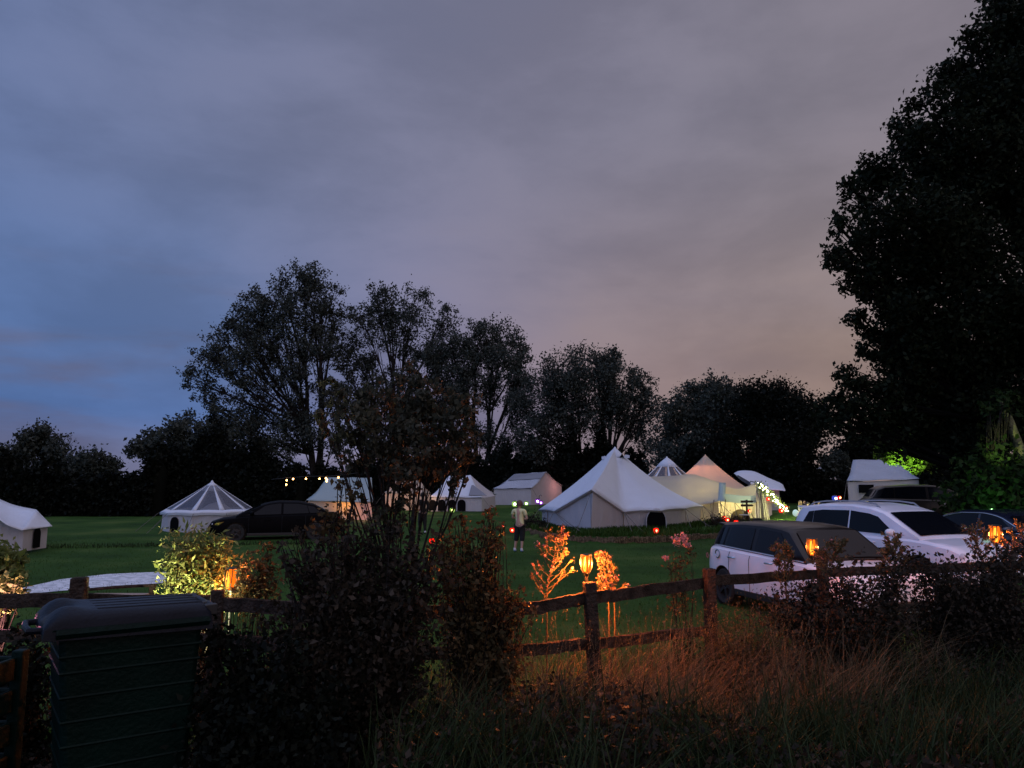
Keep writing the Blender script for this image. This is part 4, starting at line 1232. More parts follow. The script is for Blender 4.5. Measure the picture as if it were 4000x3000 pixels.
# left run, nearly straight across
Lp = (P(312, 2255, 6.5)); fpost(Lp.x, 6.5, Lp.z - H(Lp.x, 6.5), .125, 'square fence post standing behind the bin lid')
def railpx(x0, y0, x1, y1, D0, D1, hgt, label, seed):
    a, b = P(x0, y0, D0), P(x1, y1, D1)
    rail((a.x, a.y), (b.x, b.y), a.z - H(a.x, a.y) - hgt / 2, b.z - H(b.x, b.y) - hgt / 2, hgt, label, seed)
railpx(-300, 2338, 312, 2318, 6.55, 6.55, .11, 'top fence rail running off to the left of the bin', 1)
railpx(312, 2325, 850, 2335, 6.55, 6.6, .10, 'top fence rail directly behind the bin lid', 2)
railpx(850, 2337, 1420, 2378, 6.6, 6.3, .11, 'top fence rail under the orange torch beside the bamboo', 3)
railpx(1420, 2385, 2125, 2352, 6.3, 7.15, .11, 'top fence rail buried in the sapling leaves', 4)
railpx(-300, 2480, 330, 2452, 6.55, 6.55, .10, 'lower fence rail left of the bin', 5)
railpx(330, 2452, 1400, 2520, 6.55, 6.3, .10, 'lower fence rail behind bin and shrubs', 6)
c1 = P(850, 2310, 6.68); fpost(c1.x, 6.68, c1.z, .11, 'fence post just left of the torch in the bamboo')
c2 = P(1425, 2350, 6.35); fpost(c2.x, 6.35, c2.z, .11, 'fence post lost inside the dark sapling bush')
# right run, receding
D1 = 7.45
pA = P(2325, 2272, D1); postA = fpost(pA.x, D1, pA.z, .115, 'leading fence post with the bright orange torch on it', lean=-.05)
pB = P(2770, 2222, 8.75); fpost(pB.x, 8.75, pB.z, .12, 'rough reddish fence post in front of the rear wheel of the white hatchback')
pC = P(3208, 2150, 10.3); fpost(pC.x, 10.3, pC.z, .12, 'fence post by the torch in front of the hatchback windscreen')
pD = P(3935, 2180, 11.0); fpost(pD.x, 11.0, pD.z, .12, 'rightmost fence post beside the torch at the right edge')
railpx(2110, 2353, 2322, 2316, 7.05, 7.42, .11, 'top fence rail with glowing pink edge left of the leading torch', 7)
railpx(2328, 2316, 2765, 2260, 7.45, 8.72, .115, 'top fence rail between the torch post and the hatchback wheel', 8)
railpx(2775, 2252, 3205, 2228, 8.75, 10.25, .115, 'top fence rail crossing the side of the white hatchback', 9)
railpx(3210, 2224, 4080, 2190, 10.3, 11.1, .115, 'top fence rail hidden in the bramble tops at right', 10)
railpx(2110, 2520, 2340, 2496, 7.05, 7.42, .10, 'lower fence rail left of the torch post', 11)
railpx(2345, 2498, 2780, 2448, 7.45, 8.72, .10, 'lower fence rail in the tall grass right of the torch post', 12)
railpx(1425, 2545, 2110, 2522, 6.35, 7.05, .10, 'lower fence rail under the sapling', 13)

# low bench beyond the left fence
be = thing('bench', 'low wooden bench showing above the bin lid', 'bench', (P(450, 2310, 7.6).x, 7.6, H(-3.9, 7.6)))
zt = P(450, 2310, 7.6).z - be.location.z
MB().box((0, 0, zt - .05), (.56, .26, .035)).build('seat', mat_cache('pale_plank', (.35, .27, .22), .8), be, bevel=.005)
MB().tube([(-.32, .13, zt + .0), (-.1, .13, zt + .02), (.15, .13, zt + .035), (.30, .13, zt + .04)], .016, 6).build('backrest', M['wood'], be, smooth=True)
for x in (-.25, .25):
    for y in (-.1, .1): MB().box((x, y, (zt - .07) / 2), (.045, .045, zt - .07)).build('leg', M['wood'], be)
MB().box((.30, .13, zt - .02), (.05, .05, .14)).build('arm_stub', M['wood'], be)

# ---- torches -----------------------------------------------------------
def torch(px, py, D, label, power, zb, sc=1.0, leanx=0.0):
    """px,py: photo position of the lamp's middle; zb: foot height"""
    c = P(px, py, D); t = thing('garden_torch', label, 'torch', (c.x, c.y, zb), group='orange flame-effect torches along the fence')
    h = c.z - zb; f = .085 * sc
    MB().tube([(0, 0, 0), (0, 0, h - f * 1.25)], [.012, .015], 8).build('stake', M['black'], t, smooth=True)
    MB().lathe([(.010, h - f * 1.5), (.022, h - f * 1.25), (.034, h - f)], (0, 0, 0), 12).build('holder', M['black'], t, smooth=True)
    cg = MB()
    for k in range(9):
        a = 2 * PI * k / 9
        pts = [(math.cos(a + .25 * s) * r, math.sin(a + .25 * s) * r, h + z) for s, r, z in ((0, .030 * sc, -f), (.3, .050 * sc, -f * .5), (.6, .058 * sc, 0), (.9, .055 * sc, f * .5), (1.2, .048 * sc, f))]
        cg.tube(pts, .0045 * sc, 4)
    cg.lathe([(.046 * sc, h + f * .98), (.056 * sc, h + f * 1.0), (.056 * sc, h + f * 1.08), (.03 * sc, h + f * 1.12)], (0, 0, 0), 14)
    cg.build('cage', M['black'], t, smooth=True)
    MB().lathe([(.022 * sc, h - f * .95), (.040 * sc, h - f * .4), (.044 * sc, h + f * .3), (.038 * sc, h + f * .92)], (0, 0, 0), 14).build('diffuser', M['torch_glow'], t, smooth=True)
    MB().lathe([(.010 * sc, h - f * .8), (.020 * sc, h - f * .2), (.016 * sc, h + f * .4), (.008 * sc, h + f * .8)], (-.018 * sc, -.034 * sc, 0), 10).build('flame', M['flame'], t, smooth=True)
    for ox, oy in ((.0, .11), (.11, -.02), (-.11, -.02)):
        point((ox, oy, h + .0), power / 3, (1, .20, .028), .03, t)
    return t
M['torch_glow'] = emat('torch_glow', (1.0, .15, .006), 1.5)
M['flame'] = emat('flame_core', (1.0, .42, .04), 2.1)
torch(2290, 2203, 7.62, 'bright orange torch on the leading fence post', 300, pA.z - .22)
torch(3172, 2138, 10.5, 'orange torch in front of the hatchback windscreen', 34, 1.05, 1.28)
torch(3888, 2088, 11.2, 'orange torch at the right edge beside pale dry stalks', 100, 1.1, 1.45)
torch(905, 2263, 6.95, 'orange torch glowing inside the left shrubs', 12, .8, 1.1)

# ---- small solar lights ------------------------------------------------
M['red_glow'] = emat('ember_glow', (1.0, .50, .24), 4.0)
M['red_shell'] = emat('red_shell', (1.0, .012, .004), 1.6)
def solar(px, py, D, label, r=.055, power=1.2, col=(1, .12, .04), core='red_glow', shell='red_shell', z=None, group='small red solar lights dotted over the lawn'):
    c = P(px, py, D); g = H(c.x, c.y) if z is None else z
    g = min(g, c.z - .08)
    t = thing('solar_light', label, 'garden light', (c.x, c.y, g), group=group); h = c.z - g
    MB().tube([(0, 0, 0), (0, 0, h - r)], .008, 6).build('stake', M['black'], t)
    MB().lathe([(r * .75, h - r * 1.1), (r * 1.3, h - r * .2), (r * 1.2, h + r * .8), (r * .7, h + r * 1.1)], (0, .02, 0), 10).build('halo_shell', M[shell], t, smooth=True)  # glowing shell stands in for the coloured halo round the bulb
    MB().ball((0, -r * .95, h), r * .50, 8).build('bulb', M[core], t, smooth=True)
    MB().lathe([(r * .8, h + r * 1.1), (r * .85, h + r * 1.3), (r * .1, h + r * 1.5)], (0, .02, 0), 10).build('cap', M['black'], t, smooth=True)
    point((0, -.18, h), power, col, .03, t)
solar(1687, 2113, 24, 'red solar light on the lawn behind the sapling leaves', .065)
solar(2001, 2071, 30, 'red solar light just left of the woman in the yellow shirt', .075)
solar(1967, 2057, 33, 'faint amber solar light left of the woman, above the leaves', .045)
solar(2563, 2073, 29.2, 'red solar light below the big arched tent window', .085, 2.5)
solar(2829, 2023, 36.2, 'topmost of three red solar lights near the entrance', .075)
solar(2841, 2031, 34.8, 'middle one of three red solar lights near the entrance', .08)
solar(2876, 2041, 33, 'lowest of three red solar lights, just above the hatchback roof', .08)
solar(3052, 1995, 36, 'red solar light under the lower end of the garland', .085)
solar(3072, 1982, 37, 'red solar light at the lower tip of the garland', .06)
solar(3001, 1949, 38.5, 'red lantern glimpsed behind the entrance curtain', .08)
solar(2928, 1996, 36.6, 'amber lantern on the small table by the signpost', .06)
solar(3993, 1886, 30, 'red light high against the tree at the right edge', .06)
solar(1767, 1993, 52, 'yellow lantern in front of the small arched-window tent', .13, 5, (1, .8, .2), 'yel_glow') if False else None
M['yel_glow'] = emat('yellow_glow', (1.0, .80, .25), 10); M['wht_glow'] = emat('white_glow', (.85, 1.0, .75), 14); M['blu_glow'] = emat('blue_glow', (.45, .55, 1), 8); M['pur_glow'] = emat('purple_glow', (.75, .35, 1), 10)
M['grn_shell'] = emat('green_shell', (.45, .8, .15), .8); M['pur_shell'] = emat('purple_shell', (.25, .05, .5), .9); M['blu_shell'] = emat('blue_shell', (.05, .08, .6), .9)
gl = 'white and coloured lanterns on the lawn'
solar(1767, 1993, 52, 'yellow lantern in front of the small arched-window tent', .13, 6, (1, .8, .2), 'yel_glow', 'grn_shell', group=gl)
solar(2011, 1969, 55, 'brightest white floodlight before the safari tent', .16, 22, (.9, 1, .45), 'wht_glow', 'grn_shell', group=gl)
solar(2056, 1967, 58, 'small white floodlight right of the brightest one', .12, 8, (.8, 1, .6), 'wht_glow', 'grn_shell', group=gl)
solar(2100, 1958, 46, 'white and purple lantern hung on a dark stand', .12, 5, (.9, .7, 1), 'wht_glow', 'pur_shell', group=gl)
solar(2113, 1964, 46, 'purple lamp at the foot of the dark lantern stand', .10, 3, (.6, .3, 1), 'pur_glow', 'pur_shell', group=gl)
solar(3262, 1947, 38, 'white and blue lamp beyond the white SUV', .11, 5, (.7, .75, 1), 'wht_glow', 'blu_shell', group=gl)
solar(3280, 1944, 38, 'amber lamp paired with the white and blue one', .07, 3, (1, .5, .2), 'yel_glow', group=gl)
solar(3642, 1857, 50, 'tiny white light beside the safari tent under the big tree', .06, 1, (1, 1, .9), 'wht_glow', 'grn_shell', group=gl)
def stand(px, py0, D, label):
    c = P(px, py0, D); z = H(c.x, c.y); t = thing('lantern_stand', label, 'stand', (c.x, c.y, z)); h = c.z - z
    MB().tube([(0, 0, 0), (0, 0, h)], .025, 6).build('pole', M['black'], t); MB().lathe([(.16, 0), (.14, .03), (.03, .05)], n=12).build('base', M['black'], t)
    MB().tube([(0, 0, h), (.1, 0, h + .06), (.16, 0, h - .02)], .018, 5).build('hook', M['black'], t, smooth=True)
stand(2106, 1937, 46.2, 'dark stand holding the purple and white lantern')
# lit globe lanterns on stakes
for px, py, D, r, mm, lab in ((3108, 2004, 30, .115, (.62, .85, .70), 'pale mint balloon beside the rear of the white SUV'), (3126, 2013, 29.6, .10, (.95, .50, .30), 'peach balloon tucked against the rear of the white SUV')):
    c = P(px, py, D); z = H(c.x, c.y); t = thing('globelight', lab, 'globelight', (c.x, c.y, z), group='lit globes on stakes by the SUV')
    mt_ = mat('globelight_skin', mm, .35, emit=mm, estr=.55)
    MB().ball((0, 0, c.z - z), r, 14, (1, 1, 1.15)).build('envelope', mt_, t, smooth=True)
    MB().tube([(0, 0, c.z - z - r * 1.1), (0, .03, 0)], .006, 4).build('stick', M['rope'], t)
# string of festoon bulbs
M['bulb_glow'] = emat('bulb_glow', (1.0, .50, .14), 14)
bl = [(1118, 1893), (1120, 1876), (1145, 1871), (1195, 1870), (1248, 1870), (1273, 1868), (1277, 1874), (1276, 1880), (1322, 1865)]
B = P(1195, 1866, 41); t = thing('string_lights', 'sagging string of small amber bulbs above the marquee', 'string lights', B)
cab = [P(x, y - 5, 41) - B for x, y in [(1060, 1878), (1118, 1872), (1145, 1870), (1195, 1866), (1248, 1865), (1273, 1866), (1322, 1862), (1400, 1852)]]
MB().tube(cab, .012, 4).build('cable', M['black'], t)
for x, y in bl:
    MB().ball(P(x, y, 41) - B, .045, 8).build('bulb', M['bulb_glow'], t, smooth=True)
# rope garland of lights at the entrance
B = P(3010, 1940, 37.4); t = thing('light_garland', 'leafy garland of white lights sloping down from the entrance peak', 'garland', B)
rnd = random.Random(9)
ga = [P(2962 + (3068 - 2962) * s, 1892 + (1990 - 1892) * (s ** 1.05), 37.4 - .4 * s) for s in [i / 30 for i in range(31)]]
MB().tube([p - B for p in ga], .02, 5).build('rope', M['rope'], t)
V, F = leaf_geo(np.array([np.array(rnd.choice(ga) - B) + np.random.default_rng(i).normal(size=3) * .09 for i in range(900)]), .085, np.random.default_rng(3), asp=.6)
npmesh('leaves', V, F, M['leaf_bamboo'], t)
M['gar_glow'] = emat('garland_glow', (.95, 1.0, .62), 9)
for i in range(54):
    p = ga[min(30, int(i / 54 * 31))] + Vector((rnd.uniform(-.10, .10), rnd.uniform(-.14, -.02), rnd.uniform(-.10, .10)))
    MB().ball(p - B, rnd.uniform(.018, .04), 6).build('bulb', M['gar_glow'], t, smooth=True)
for s in (.1, .35, .6, .85): point(ga[int(s * 30)] - B + Vector((0, -.35, 0)), 5, (.95, 1, .5), .1, t)
point((14.0, 35.8, .9), 45, (.9, 1, .45), .15)
# signpost and small table
c = P(2919, 2030, 36.3); t = thing('signpost', 'dark wooden signpost with two blank boards at the entrance', 'signpost', (c.x, c.y, .2))
MB().box((0, 0, .58), (.07, .07, 1.16)).build('post', M['wood'], t)
for zz in (1.08, .90):
    MB().poly([(-.29, -.06, zz - .05), (.24, -.06, zz - .05), (.31, -.06, zz), (.24, -.06, zz + .05), (-.29, -.06, zz + .05)], (0, .025, 0)).build('board', M['wood'], t)
c = P(2915, 2010, 36.0); t = thing('table', 'small round-topped side table under the signpost', 'table', (c.x - .05, c.y, .2))
hh = c.z - .2
MB().lathe([(.26, hh - .03), (.28, hh - .015), (.26, hh)], n=18).build('tabletop', mat_cache('table_top', (.30, .32, .38), .5), t, smooth=True)
for k in range(3):
    a = k * 2.1; MB().tube([(.2 * math.cos(a), .2 * math.sin(a), 0), (.12 * math.cos(a), .12 * math.sin(a), hh - .02)], .018, 6).build('leg', M['wood'], t)
c = P(2908, 2022, 35.7); t2 = thing('planter', 'dark planter box beside the entrance table', 'planter', (c.x + .55, c.y, .2))
MB().box((0, 0, .17), (.3, .3, .34), taper=1.12).build('pot', M['black'], t2, bevel=.01)

# ---- bins --------------------------------------------------------------
def bin_body(t):
    z1 = 1.0
    m = MB(); m.poly([]) if False else None
    bot = [(-.26, -.26), (.31, -.26), (.31, .26), (-.26, .26)]; tp = [(-.335, -.285), (.36, -.285), (.36, .285), (-.335, .285)]
    rows = []
    for k in range(9):
        s = k / 8; row = []
        for i in range(5):
            a = Vector((*bot[i % 4], .05)).lerp(Vector((*tp[i % 4], z1)), s); row.append(a)
        rows.append(row)
    m = MB().grid(rows); m.poly([rows[0][i] for i in range(4)]); m.build('body', M['bingreen'], t, bevel=.03, smooth=True)
    rb = MB()
    for z in (.30, .42, .54, .66, .78, .86):
        s = (z - .05) / (z1 - .05)
        c4 = [Vector((*bot[i], .05)).lerp(Vector((*tp[i], z1)), s) for i in range(4)]
        rb.tube([c4[3], c4[0], c4[1], c4[2]], .008, 5)
    rb.build('ribs', M['bingreen'], t, smooth=True)
    rim = MB(); c4 = [Vector((x * 1.04, y * 1.06, z1 - .02)) for x, y in tp]; rim.tube(c4 + [c4[0]], .026, 6); rim.build('rim', M['bingreen'], t, smooth=True)
    for s in (-1, 1):
        w = MB().lathe([(.02, -.03), (.10, -.03), (.11, 0), (.10, .03), (.02, .03)], (.30, s * .27, .11), 18, Matrix.Rotation(R(90), 4, 'X')); w.build('wheel', M['rubber'], t, smooth=True)
    MB().tube([(.30, -.3, .11), (.30, .3, .11)], .012, 6).build('axle', M['black'], t)
def bin_lid(t):
    # lid: long axis x (handle at -x, hinge at +x)
    rows = []; nx, ny = 30, 64
    for i in range(nx + 1):
        u = i / nx; x = -.40 + .80 * u; row = []
        w = .30 + .006 * math.sin(PI * u)
        for k in range(ny + 1):
            v = k / ny * 2 - 1; y = w * v
            edge = (1 - min(1, abs(v)) ** 8) ** .5; endf = (1 - (1 - min(1, u / .14)) ** 3); endb = 1 - (1 - min(1, (1 - u) / .06)) ** 3
            z = 1.0 + .085 * edge * (.25 + .75 * endf) * (.6 + .4 * endb) - .015 * u
            # two raised shoulders with a grip recess between them at the handle end
            if u < .24:
                z -= .055 * math.exp(-((v) / .28) ** 2) * math.exp(-((u - .10) / .07) ** 2)
                z += .018 * math.exp(-((abs(v) - .55) / .25) ** 2) * math.exp(-((u - .13) / .08) ** 2)
            if .30 < u < .97:
                z += -.016 * (1 if abs(((v * 3.0) % 1) - .5) > .36 else 0) * (1 if abs(v) < .86 else 0)
            row.append((x, y, z))
        rows.append(row)
    m = MB().grid(rows)
    sk = [rows[0][k] for k in range(ny + 1)] + [rows[i][ny] for i in range(1, nx + 1)] + [rows[nx][k] for k in range(ny - 1, -1, -1)] + [rows[i][0] for i in range(nx - 1, -1, -1)]
    m.grid([sk, [(x * 1.02, y * 1.03, z - .05) for x, y, z in sk]])
    l = m.build('lid', M['binlid'], t, smooth=True, angle=50)
    MB().tube([(-.40, -.16, .985), (-.455, -.15, .985), (-.465, 0, .985), (-.455, .15, .985), (-.40, .16, .985)], .017, 8).build('grip', M['binlid'], l, smooth=True)
    h = MB(); h.tube([(.42, -.26, 1.045), (.42, .26, 1.045)], .017, 8)
    for y in (-.24, -.12, .12, .24): h.box((.405, y, 1.03), (.07, .05, .06))
    h.build('hinge', M['black'], t, smooth=True, bevel=.006)
t = thing('wheelie_bin', 'green wheelie bin with a ribbed blue-grey lid by the roadside', 'bin', (-2.17, 4.42, .37), group='green refuse containers on the verge')
bin_body(t); bin_lid(t); t.rotation_euler = (0, 0, R(35))
BIN1 = t
t = thing('plastic_crate', 'green slatted crate cropped at the left edge below the bin lid', 'crate', (-3.30, 4.35, .37), group='green refuse containers on the verge')
for z in (.12, .30, .48, .66):
    MB().box((0, -.34, z), (.8, .03, .13)).build('slat', M['bingreen'], t, bevel=.012); MB().box((0, .34, z), (.8, .03, .13)).build('slat', M['bingreen'], t, bevel=.012)
    MB().box((.39, 0, z), (.03, .64, .13)).build('slat', M['bingreen'], t, bevel=.012)
for x in (-.38, .40):
    for y in (-.35, .35): MB().box((x, y, .38), (.07, .07, .76)).build('corner_post', M['bingreen'], t, bevel=.01)
MB().box((0, 0, .04), (.76, .68, .04)).build('floor', M['bingreen'], t)

# ---- cars --------------------------------------------------------------
HATCH = dict(L=3.98, W=1.73, wr=.31, wheels=(-1.28, 1.28), paint=M['white_paint'], cabin=M['black_paint'],
             body=[(-1.99, .56), (-1.975, .80), (-1.93, .92), (-1.80, .985), (-1.5, 1.0), (.3, .945), (.85, .925), (1.3, .90), (1.72, .83), (1.92, .72), (1.99, .56)],
             gh=[(-1.90, .98), (-1.68, 1.30), (-1.58, 1.385), (-1.0, 1.425), (-.3, 1.43), (.2, 1.40), (.42, 1.365), (1.0, .93)],
             windows=[(-1.72, -1.36, -1.56, -1.30), (-1.27, -.48, -1.22, -.48), (-.36, .72, -.36, .22)], mirror=.66, mirrorm=M['black_paint'],
             handles=(-.95, .15), hz=.84, handlem=M['chrome'], seams=(-1.05, -.42, .72), tz=.82, tl=1.3, beltchrome=(-1.85, .95), fuel=(-1.42, .86), wipers=True, antenna=-1.5, spoiler=True, sill=.03, header=.075)
SUV = dict(L=4.6, W=1.84, wr=.35, wheels=(-1.38, 1.32), paint=M['white_paint2'], cabin=M['white_paint2'],
           body=[(-2.3, .62), (-2.28, .90), (-2.22, 1.05), (-1.9, 1.10), (-.8, 1.08), (.5, 1.05), (1.1, 1.05), (1.5, 1.02), (1.95, .94), (2.2, .82), (2.3, .62)],
           gh=[(-2.24, 1.06), (-2.02, 1.46), (-1.86, 1.585), (-1.2, 1.66), (-.4, 1.67), (.1, 1.62), (.45, 1.53), (1.32, 1.05)],
           windows=[(-1.85, -1.48, -1.62, -1.46), (-1.47, -.44, -1.45, -.44), (-.40, 1.02, -.40, .32)], mirror=.82, mirrorm=M['white_paint2'],
           handles=(-.85, .25), hz=.93, handlem=M['white_paint2'], seams=(-1.30, -.42, .92), tz=.98, tl=.8, wipers=True, rails=(-1.75, .2), antenna=-1.4, spoiler=True, sill=.05, header=.13)
SALOON = dict(L=4.7, W=1.83, wr=.33, wheels=(-1.42, 1.40), paint=M['dark_paint'], cabin=M['dark_paint'],
              body=[(-2.35, .60), (-2.33, .90), (-2.2, 1.0), (-1.6, 1.0), (0, .96), (1.1, .93), (1.9, .84), (2.25, .72), (2.35, .56)],
              gh=[(-1.98, .98), (-1.35, 1.32), (-.8, 1.43), (-.1, 1.445), (.25, 1.40), (.5, 1.33), (1.40, .93)],
              windows=[(-1.7, -1.2, -1.35, -1.1), (-1.17, -.25, -1.08, -.25), (-.17, 1.08, -.17, .42)], mirror=.85, mirrorm=M['dark_paint'],
              handles=(-.8, .3), hz=.80, handlem=M['chrome'], seams=(-1.05, -.21, .95), tz=.82, tl=.9, wipers=True, chrome=(-1.62, 1.20), sill=.03, header=.07)
def setcar(rear, hd, spec, name, label, z=None):
    h = Vector(hd).normalized(); pr = Vector((-h.y, h.x))   # left of heading is +x side here
    if pr.x < 0: pr = -pr
    c = Vector(rear) + h * spec['L'] / 2 + pr * spec['W'] / 2
    return car(name, label, (c.x, c.y, H(c.x, c.y) if z is None else z), h, spec)
v1 = setcar((3.52, 14.6), (.27, -.963), HATCH, 'parked_car', 'white hatchback with black roof parked nose-in behind the fence')
# flower sticker on the hatchback's rear quarter
for k in range(5):
    a = 2 * PI * k / 5
    MB().ball((-1.80 + .035 * math.cos(a), -.838, .80 + .035 * math.sin(a)), .022, 6, (1, .1, 1)).build('sticker', mat_cache('sticker_red', (.35, .12, .10), .5), v1, smooth=True)
v2 = setcar((6.35, 18.3), (.38, -.925), SUV, 'parked_car', 'white SUV with roof rails parked behind the white hatchback')
v3 = setcar((10.9, 21.3), (.22, -.975), SALOON, 'parked_car', 'dark blue car with chrome window trim at the right edge')
DS = dict(SALOON, paint=M['black_paint'], cabin=M['black_paint'], gh=[(-2.2, .98), (-1.95, 1.33), (-1.7, 1.43), (-.8, 1.49), (0, 1.48), (.3, 1.42), (.5, 1.36), (1.45, .95)], chrome=None,
          windows=[(-1.95, -1.45, -1.75, -1.42), (-1.38, -.3, -1.36, -.3), (-.2, 1.08, -.2, .42)])
c4 = P(3600, 1900, 30.0); v4 = car('parked_car', 'black estate car with red tail light before the safari tent', (c4.x + .2, 30.0, H(c4.x, 30) + .02), Vector((1, -.18)).normalized(), DS)
FAINT = dict(SALOON, chrome=None, paint=M['faint_paint'], cabin=M['faint_paint'], mirrorm=M['faint_paint'], handlem=M['faint_paint'])
c5 = P(1080, 2000, 29.5); v5 = car('parked_car', 'dark car half hidden by leaves beside the clear-roofed tent', (c5.x, 29.5, 0), Vector((-1, -.30)).normalized(), FAINT)

# ---- people ------------------------------------------------------------
yel = mat('shirt_yellow', (.62, .62, .34), .85, bump=.3, bscale=20); blk = mat('cloth_black', (.008, .008, .009), .9)
blue = mat('shoe_blue', (.10, .22, .40), .6)
g = G(2028, 2156); person('woman in a pale yellow T-shirt and black cropped trousers standing on the lawn, arms folded', (g.x, g.y, H(g.x, g.y)), R(-16), dict(FOLD), yel, blk, blue, M['hair_g'], hairlen=.03, scale=.96 * .96, cropped=True)
g = P(1650, 2060, 33); person('person in dark clothes standing behind the sapling leaves', (g.x, 33, 0), R(30), dict(STAND), blk, blk, blk, M['hair_d'], scale=1.0, sleeves=1)
wht = mat('cloth_white', (.62, .62, .55), .85); gry = mat('cloth_grey_blue', (.22, .27, .36), .9); lbl = mat('cloth_light_blue', (.25, .42, .60), .85)
def stool(x, y, z):
    t = thing('camp_stool', 'low camp stool under a seated guest', 'stool', (x, y, z), group='stools under the seated guests')
    MB().box((0, -.02, .43), (.40, .36, .03)).build('seat', M['black'], t)
    for a in (-.17, .17):
        for b in (-.16, .14): MB().tube([(a, b, 0), (a * .9, b * .9, .42)], .014, 5).build('leg', M['alloy'], t)
D = 37
grp = 'guests sitting in a circle beyond the white SUV'
for (px, py, D, rz, top, hair, hl, lab, sc) in (
        (3124, 1957, 36.5, -80, wht, M['hair_b'], .12, 'blonde seated guest in a white patterned top, leftmost of the group', 1.0),
        (3141, 1955, 38.2, -160, blk, M['hair_g'], .10, 'brown haired seated guest in black right behind the blonde one', 1.0),
        (3155, 1962, 36.2, 10, gry, M['hair_d'], .02, 'seated guest in a grey blue hooded top with back turned', .96),
        (3180, 1958, 37.5, 150, blk, M['hair_d'], .22, 'seated guest with long dark hair in a black top', .98),
        (3199, 1960, 37.0, 95, wht, M['hair_b'], .10, 'seated guest in a pale top, rightmost of the circle', .96),
        (3360, 1955, 31.0, 85, lbl, M['hair_d'], .04, 'dark haired child in light blue showing over the SUV roof', .93)):
    c = P(px, py, D); z = H(c.x, c.y)
    s = (c.z - z) / 1.33
    pp = person(lab, (c.x, c.y, z), R(rz), dict(SIT), top, blk, blk, hair, hairlen=hl, scale=s, group=grp if px < 3300 else None, sleeves=1)
    stool(c.x, c.y, z)
sk = list(COL.objects)
labs = ['camp stool under the blonde guest', 'camp stool under the brown haired guest', 'camp stool under the guest in the grey blue hooded top', 'camp stool under the guest with long dark hair', 'camp stool under the rightmost guest of the circle', 'camp stool under the child in light blue']
for o, l in zip([o for o in sk if o.name.startswith('camp_stool')], labs): o['label'] = l
point(P(3120, 1975, 35.2), 14, (.95, 1, .55), .1); point(P(3350, 1962, 30.4), 3, (1, .6, .25), .05); point(P(3200, 1965, 36), 6, (1, .9, .5), .08)

# ---- trees -------------------------------------------------------------
DT = 80
tg = 'trees along the far edge of the field'
def gb(px, D): x = P(px, 1890, D).x; return (x, D, H(x, D) - .1)
tree('tall_tree', 'tallest open-crowned tree, left peak of the far tree group',
     [(1190, 1115, 90), (1105, 1150, 75), (1265, 1170, 75), (1010, 1190, 70), (930, 1240, 45), (860, 1330, 40), (1085, 1225, 100), (1000, 1260, 80), (1230, 1240, 90), (920, 1300, 65), (980, 1350, 80), (824, 1365, 62), (871, 1425, 70), (770, 1480, 65), (803, 1560, 50), (960, 1450, 80), (1310, 1250, 50), (1007, 1580, 100), (1120, 1620, 90), (973, 1690, 100), (900, 1640, 80), (1150, 1480, 70), (1090, 1380, 80), (1250, 1380, 70), (1180, 1690, 80), (1290, 1560, 70), (1080, 1760, 80), (1300, 1720, 70), (1180, 1320, 70)],
     gb(1240, DT), DT, 48000, .26, .42, 'leaf_far', seed=11, group=tg, trunks=[(P(1175, 1890, DT).x, DT), (P(1240, 1890, DT).x, DT + .6)], clump=.13, subs=14)
tree('broad_tree', 'spreading open tree just right of the tallest one',
     [(1495, 1174, 65), (1480, 1230, 80), (1617, 1194, 75), (1414, 1250, 60), (1739, 1245, 52), (1549, 1275, 80), (1719, 1330, 75), (1380, 1350, 90), (1448, 1458, 70), (1685, 1425, 80), (1330, 1430, 70), (1600, 1370, 70), (1580, 1640, 80), (1700, 1600, 80), (1600, 1500, 70), (1500, 1550, 80), (1650, 1720, 80), (1420, 1640, 80), (1500, 1760, 80), (1780, 1500, 60), (1360, 1560, 70)],
     gb(1520, DT + 3), DT + 3, 34000, .26, .36, 'leaf_far', seed=12, group=tg, clump=.13, subs=13)
tree('broad_tree', 'rounded tree on the right shoulder of the tall tree group',
     [(1854, 1330, 70), (1922, 1310, 65), (1985, 1330, 65), (2030, 1390, 55), (1807, 1411, 75), (1943, 1438, 85), (2020, 1480, 70), (1820, 1526, 80), (1753, 1628, 70), (2005, 1580, 60), (1900, 1560, 60), (1880, 1700, 60), (2010, 1700, 75), (1780, 1760, 70), (1730, 1500, 60), (1950, 1780, 60), (1760, 1360, 60), (2045, 1450, 55), (1700, 1430, 60), (1860, 1390, 60)],
     gb(1870, DT), DT, 29000, .26, .34, 'leaf_far', seed=13, group=tg, trunks=[(P(1850, 1890, DT).x, DT), (P(1920, 1890, DT).x, DT)], clump=.16, low=.3, subs=13)
tree('broad_tree', 'round airy tree with a forked trunk behind the largest tent',
     [(2171, 1449, 70), (2266, 1425, 70), (2375, 1440, 70), (2124, 1503, 70), (2239, 1524, 85), (2361, 1537, 85), (2476, 1503, 60), (2535, 1520, 50), (2555, 1591, 48), (2476, 1591, 65), (2171, 1585, 75), (2046, 1595, 70), (2080, 1680, 75), (2280, 1612, 75), (2120, 1730, 60), (2420, 1620, 50), (2160, 1660, 75), (2240, 1690, 60), (2480, 1680, 55), (2060, 1770, 60), (2320, 1690, 45), (2530, 1740, 35), (2310, 1470, 80), (2330, 1600, 70), (2420, 1530, 70), (2400, 1400, 30)],
     gb(2388, DT - 6), DT - 6, 38000, .24, .42, 'leaf_far', seed=14, group=tg, trunks=[(P(2385, 1890, DT - 6).x, DT - 6), (P(2230, 1890, DT - 6).x, DT - 6)], clump=.16, low=.25, topfrac=.7, subs=13)
